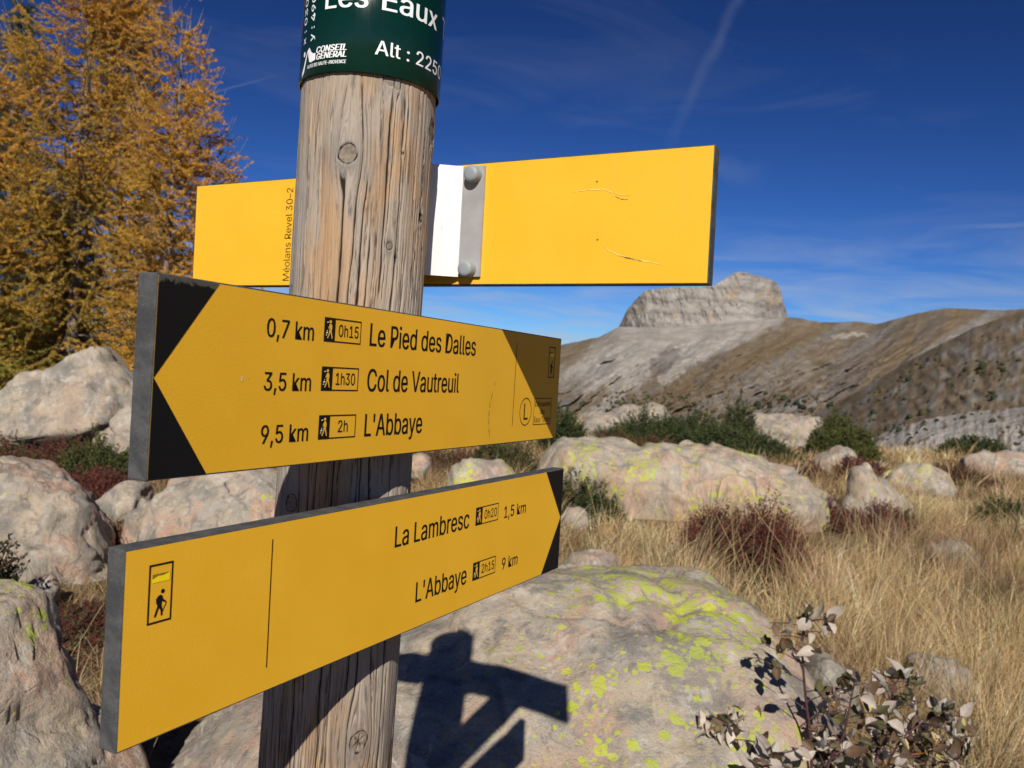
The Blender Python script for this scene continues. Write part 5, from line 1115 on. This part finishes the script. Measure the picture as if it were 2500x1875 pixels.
def leafy_shrub():
    rg = np.random.default_rng(5); base = at(2010, 1960, 2.02); base[2] = float(ground_z(np.array([base[0]]), np.array([base[1]]))[0])
    root = empty('leafy_shrub', tuple(base)); tag(root, 'leggy shrub with dry pale and brown leaves on dark red stems before the big boulder', 'shrub')
    mats = [leaf_mat('leaf_pale', (0.47, 0.40, 0.335), (0.53, 0.485, 0.43), (0.34, 0.27, 0.22)), leaf_mat('leaf_brown', (0.125, 0.078, 0.045), (0.40, 0.35, 0.29), (0.09, 0.05, 0.03)), leaf_mat('leaf_olive', (0.095, 0.085, 0.035), (0.36, 0.33, 0.25), (0.07, 0.05, 0.025)), leaf_mat('leaf_yellow', (0.45, 0.36, 0.16), (0.50, 0.44, 0.28), (0.38, 0.26, 0.10)), leaf_mat('leaf_orange', (0.42, 0.17, 0.035), (0.40, 0.26, 0.13), (0.25, 0.09, 0.03))]
    M_STEM = plain('red_stem', (0.062, 0.026, 0.026), 0.55, 0.3, 0, 0.4, 60)
    shapes = []
    for mi, m in enumerate(mats):
        for q in range(3):
            me = leaf_mesh(q + mi * 3, (-0.9, 0.55, 1.3)[q], (0.7, 1.1, 0.45)[q]); me.materials.append(m); shapes.append(me)
    stems = [[(1975, 2000), (1985, 1830), (1968, 1720), (1958, 1600), (1960, 1535), (1975, 1510)], [(2080, 2000), (2140, 1860), (2160, 1760), (2175, 1690), (2195, 1655)], [(1960, 2000), (1900, 1880), (1850, 1800), (1800, 1780), (1745, 1800)], [(2050, 2000), (2170, 1870), (2260, 1830), (2330, 1800)], [(2000, 2000), (2010, 1880), (2060, 1800), (2075, 1720), (2085, 1668)], [(2030, 2000), (2150, 1900), (2200, 1800), (2290, 1740)], [(1960, 2000), (1880, 1960), (1800, 1900), (1740, 1850)], [(2110, 2000), (2200, 1930), (2290, 1860), (2350, 1850)]]
    nleaf = 0; extra = []
    def mat_of(p, d, size):
        d = Vector(d).normalized(); upv = Vector((rg.normal() * 0.5, rg.normal() * 0.5 - 0.5, 0.8)).normalized(); y = upv.cross(d).normalized(); z = d.cross(y)
        return Matrix.Translation(Vector(p)) @ Matrix((d, y, z)).transposed().to_4x4() @ Matrix.Scale(size, 4)
    def put_leaf(p, d, size, mi):
        nonlocal nleaf
        me = shapes[mi * 3 + rg.integers(0, 3)]
        if nleaf >= 298:
            extra.append((me, mi, mat_of(p, d, size))); return
        o = bpy.data.objects.new('leaf', me); COL.objects.link(o); o.parent = root
        o.matrix_local = mat_of(p, d, size); nleaf += 1
    W = [0.44, 0.28, 0.18, 0.07, 0.03]
    for k, st in enumerate(stems + [[(2000 + 40 * q, 2010), (1930 + 55 * q, 1930), (1880 + 70 * q, 1850 - 12 * (q % 3))] for q in range(3)]):
        dep = 2.02 + 0.06 * (k % 4) - 0.05 * (k % 3); P = np.array([at(x, y, dep) - base for x, y in st]); P[0] = P[0] * [0.3, 0.3, 0]; P[0][2] = -0.03
        t = np.linspace(0, 1, 24); tk = np.linspace(0, 1, len(P)); Q = np.stack([np.interp(t, tk, P[:, i]) for i in range(3)], -1)
        for _ in range(3): Q[1:-1] = (Q[:-2] + 2 * Q[1:-1] + Q[2:]) / 4
        paths = [Q]; rads = [np.linspace(0.0042, 0.0016, 24)]
        zmin = at(1900, 1985, dep)[2] - base[2]
        for s in np.arange(0.25, 1.0, 0.040):
            q = np.array([np.interp(s, t, Q[:, i]) for i in range(3)])
            if q[2] < zmin: continue
            a = rg.uniform(0, 2 * np.pi); side = unit(np.array([np.cos(a), np.sin(a) * 0.7, rg.uniform(0.0, 0.5)])); sl = rg.uniform(0.04, 0.12) * (1.25 - s * 0.6); e = q + side * sl
            paths.append(np.stack([q, q + side * sl * 0.5 + [0, 0, 0.004], e])); rads.append(np.array([0.0016, 0.0012, 0.0009]))
            for j in range(rg.integers(2, 5)):
                f = rg.uniform(0.35, 1.0); p = q + side * sl * f; d = unit(side * 0.6 + rg.normal(size=3) * 0.75 + [0, 0, -0.05]); put_leaf(p, d, rg.uniform(0.32, 0.76) * (1.1 - 0.2 * s), rg.choice(5, p=W))
        for j in range(5): d = unit(rg.normal(size=3) * 0.6 + [0, 0, 0.9]); put_leaf(Q[-1], d, rg.uniform(0.5, 0.85), rg.choice(5, p=W))
        V, Fq = tubes(paths, rads, 6); obj('stem', mesh_np('stem', V, Fq), M_STEM, root)
    if extra:
        bm = bmesh.new()
        for me, mi, mx in extra:
            k0 = len(bm.verts); f0 = len(bm.faces); bm.from_mesh(me); bm.verts.ensure_lookup_table(); bm.faces.ensure_lookup_table()
            for v in bm.verts[k0:]: v.co = mx @ v.co
            for f in bm.faces[f0:]: f.material_index = mi
        tag(obj('leaves', to_mesh(bm, 'leaves'), mats, root), None, None, None, 'stuff')
leafy_shrub()
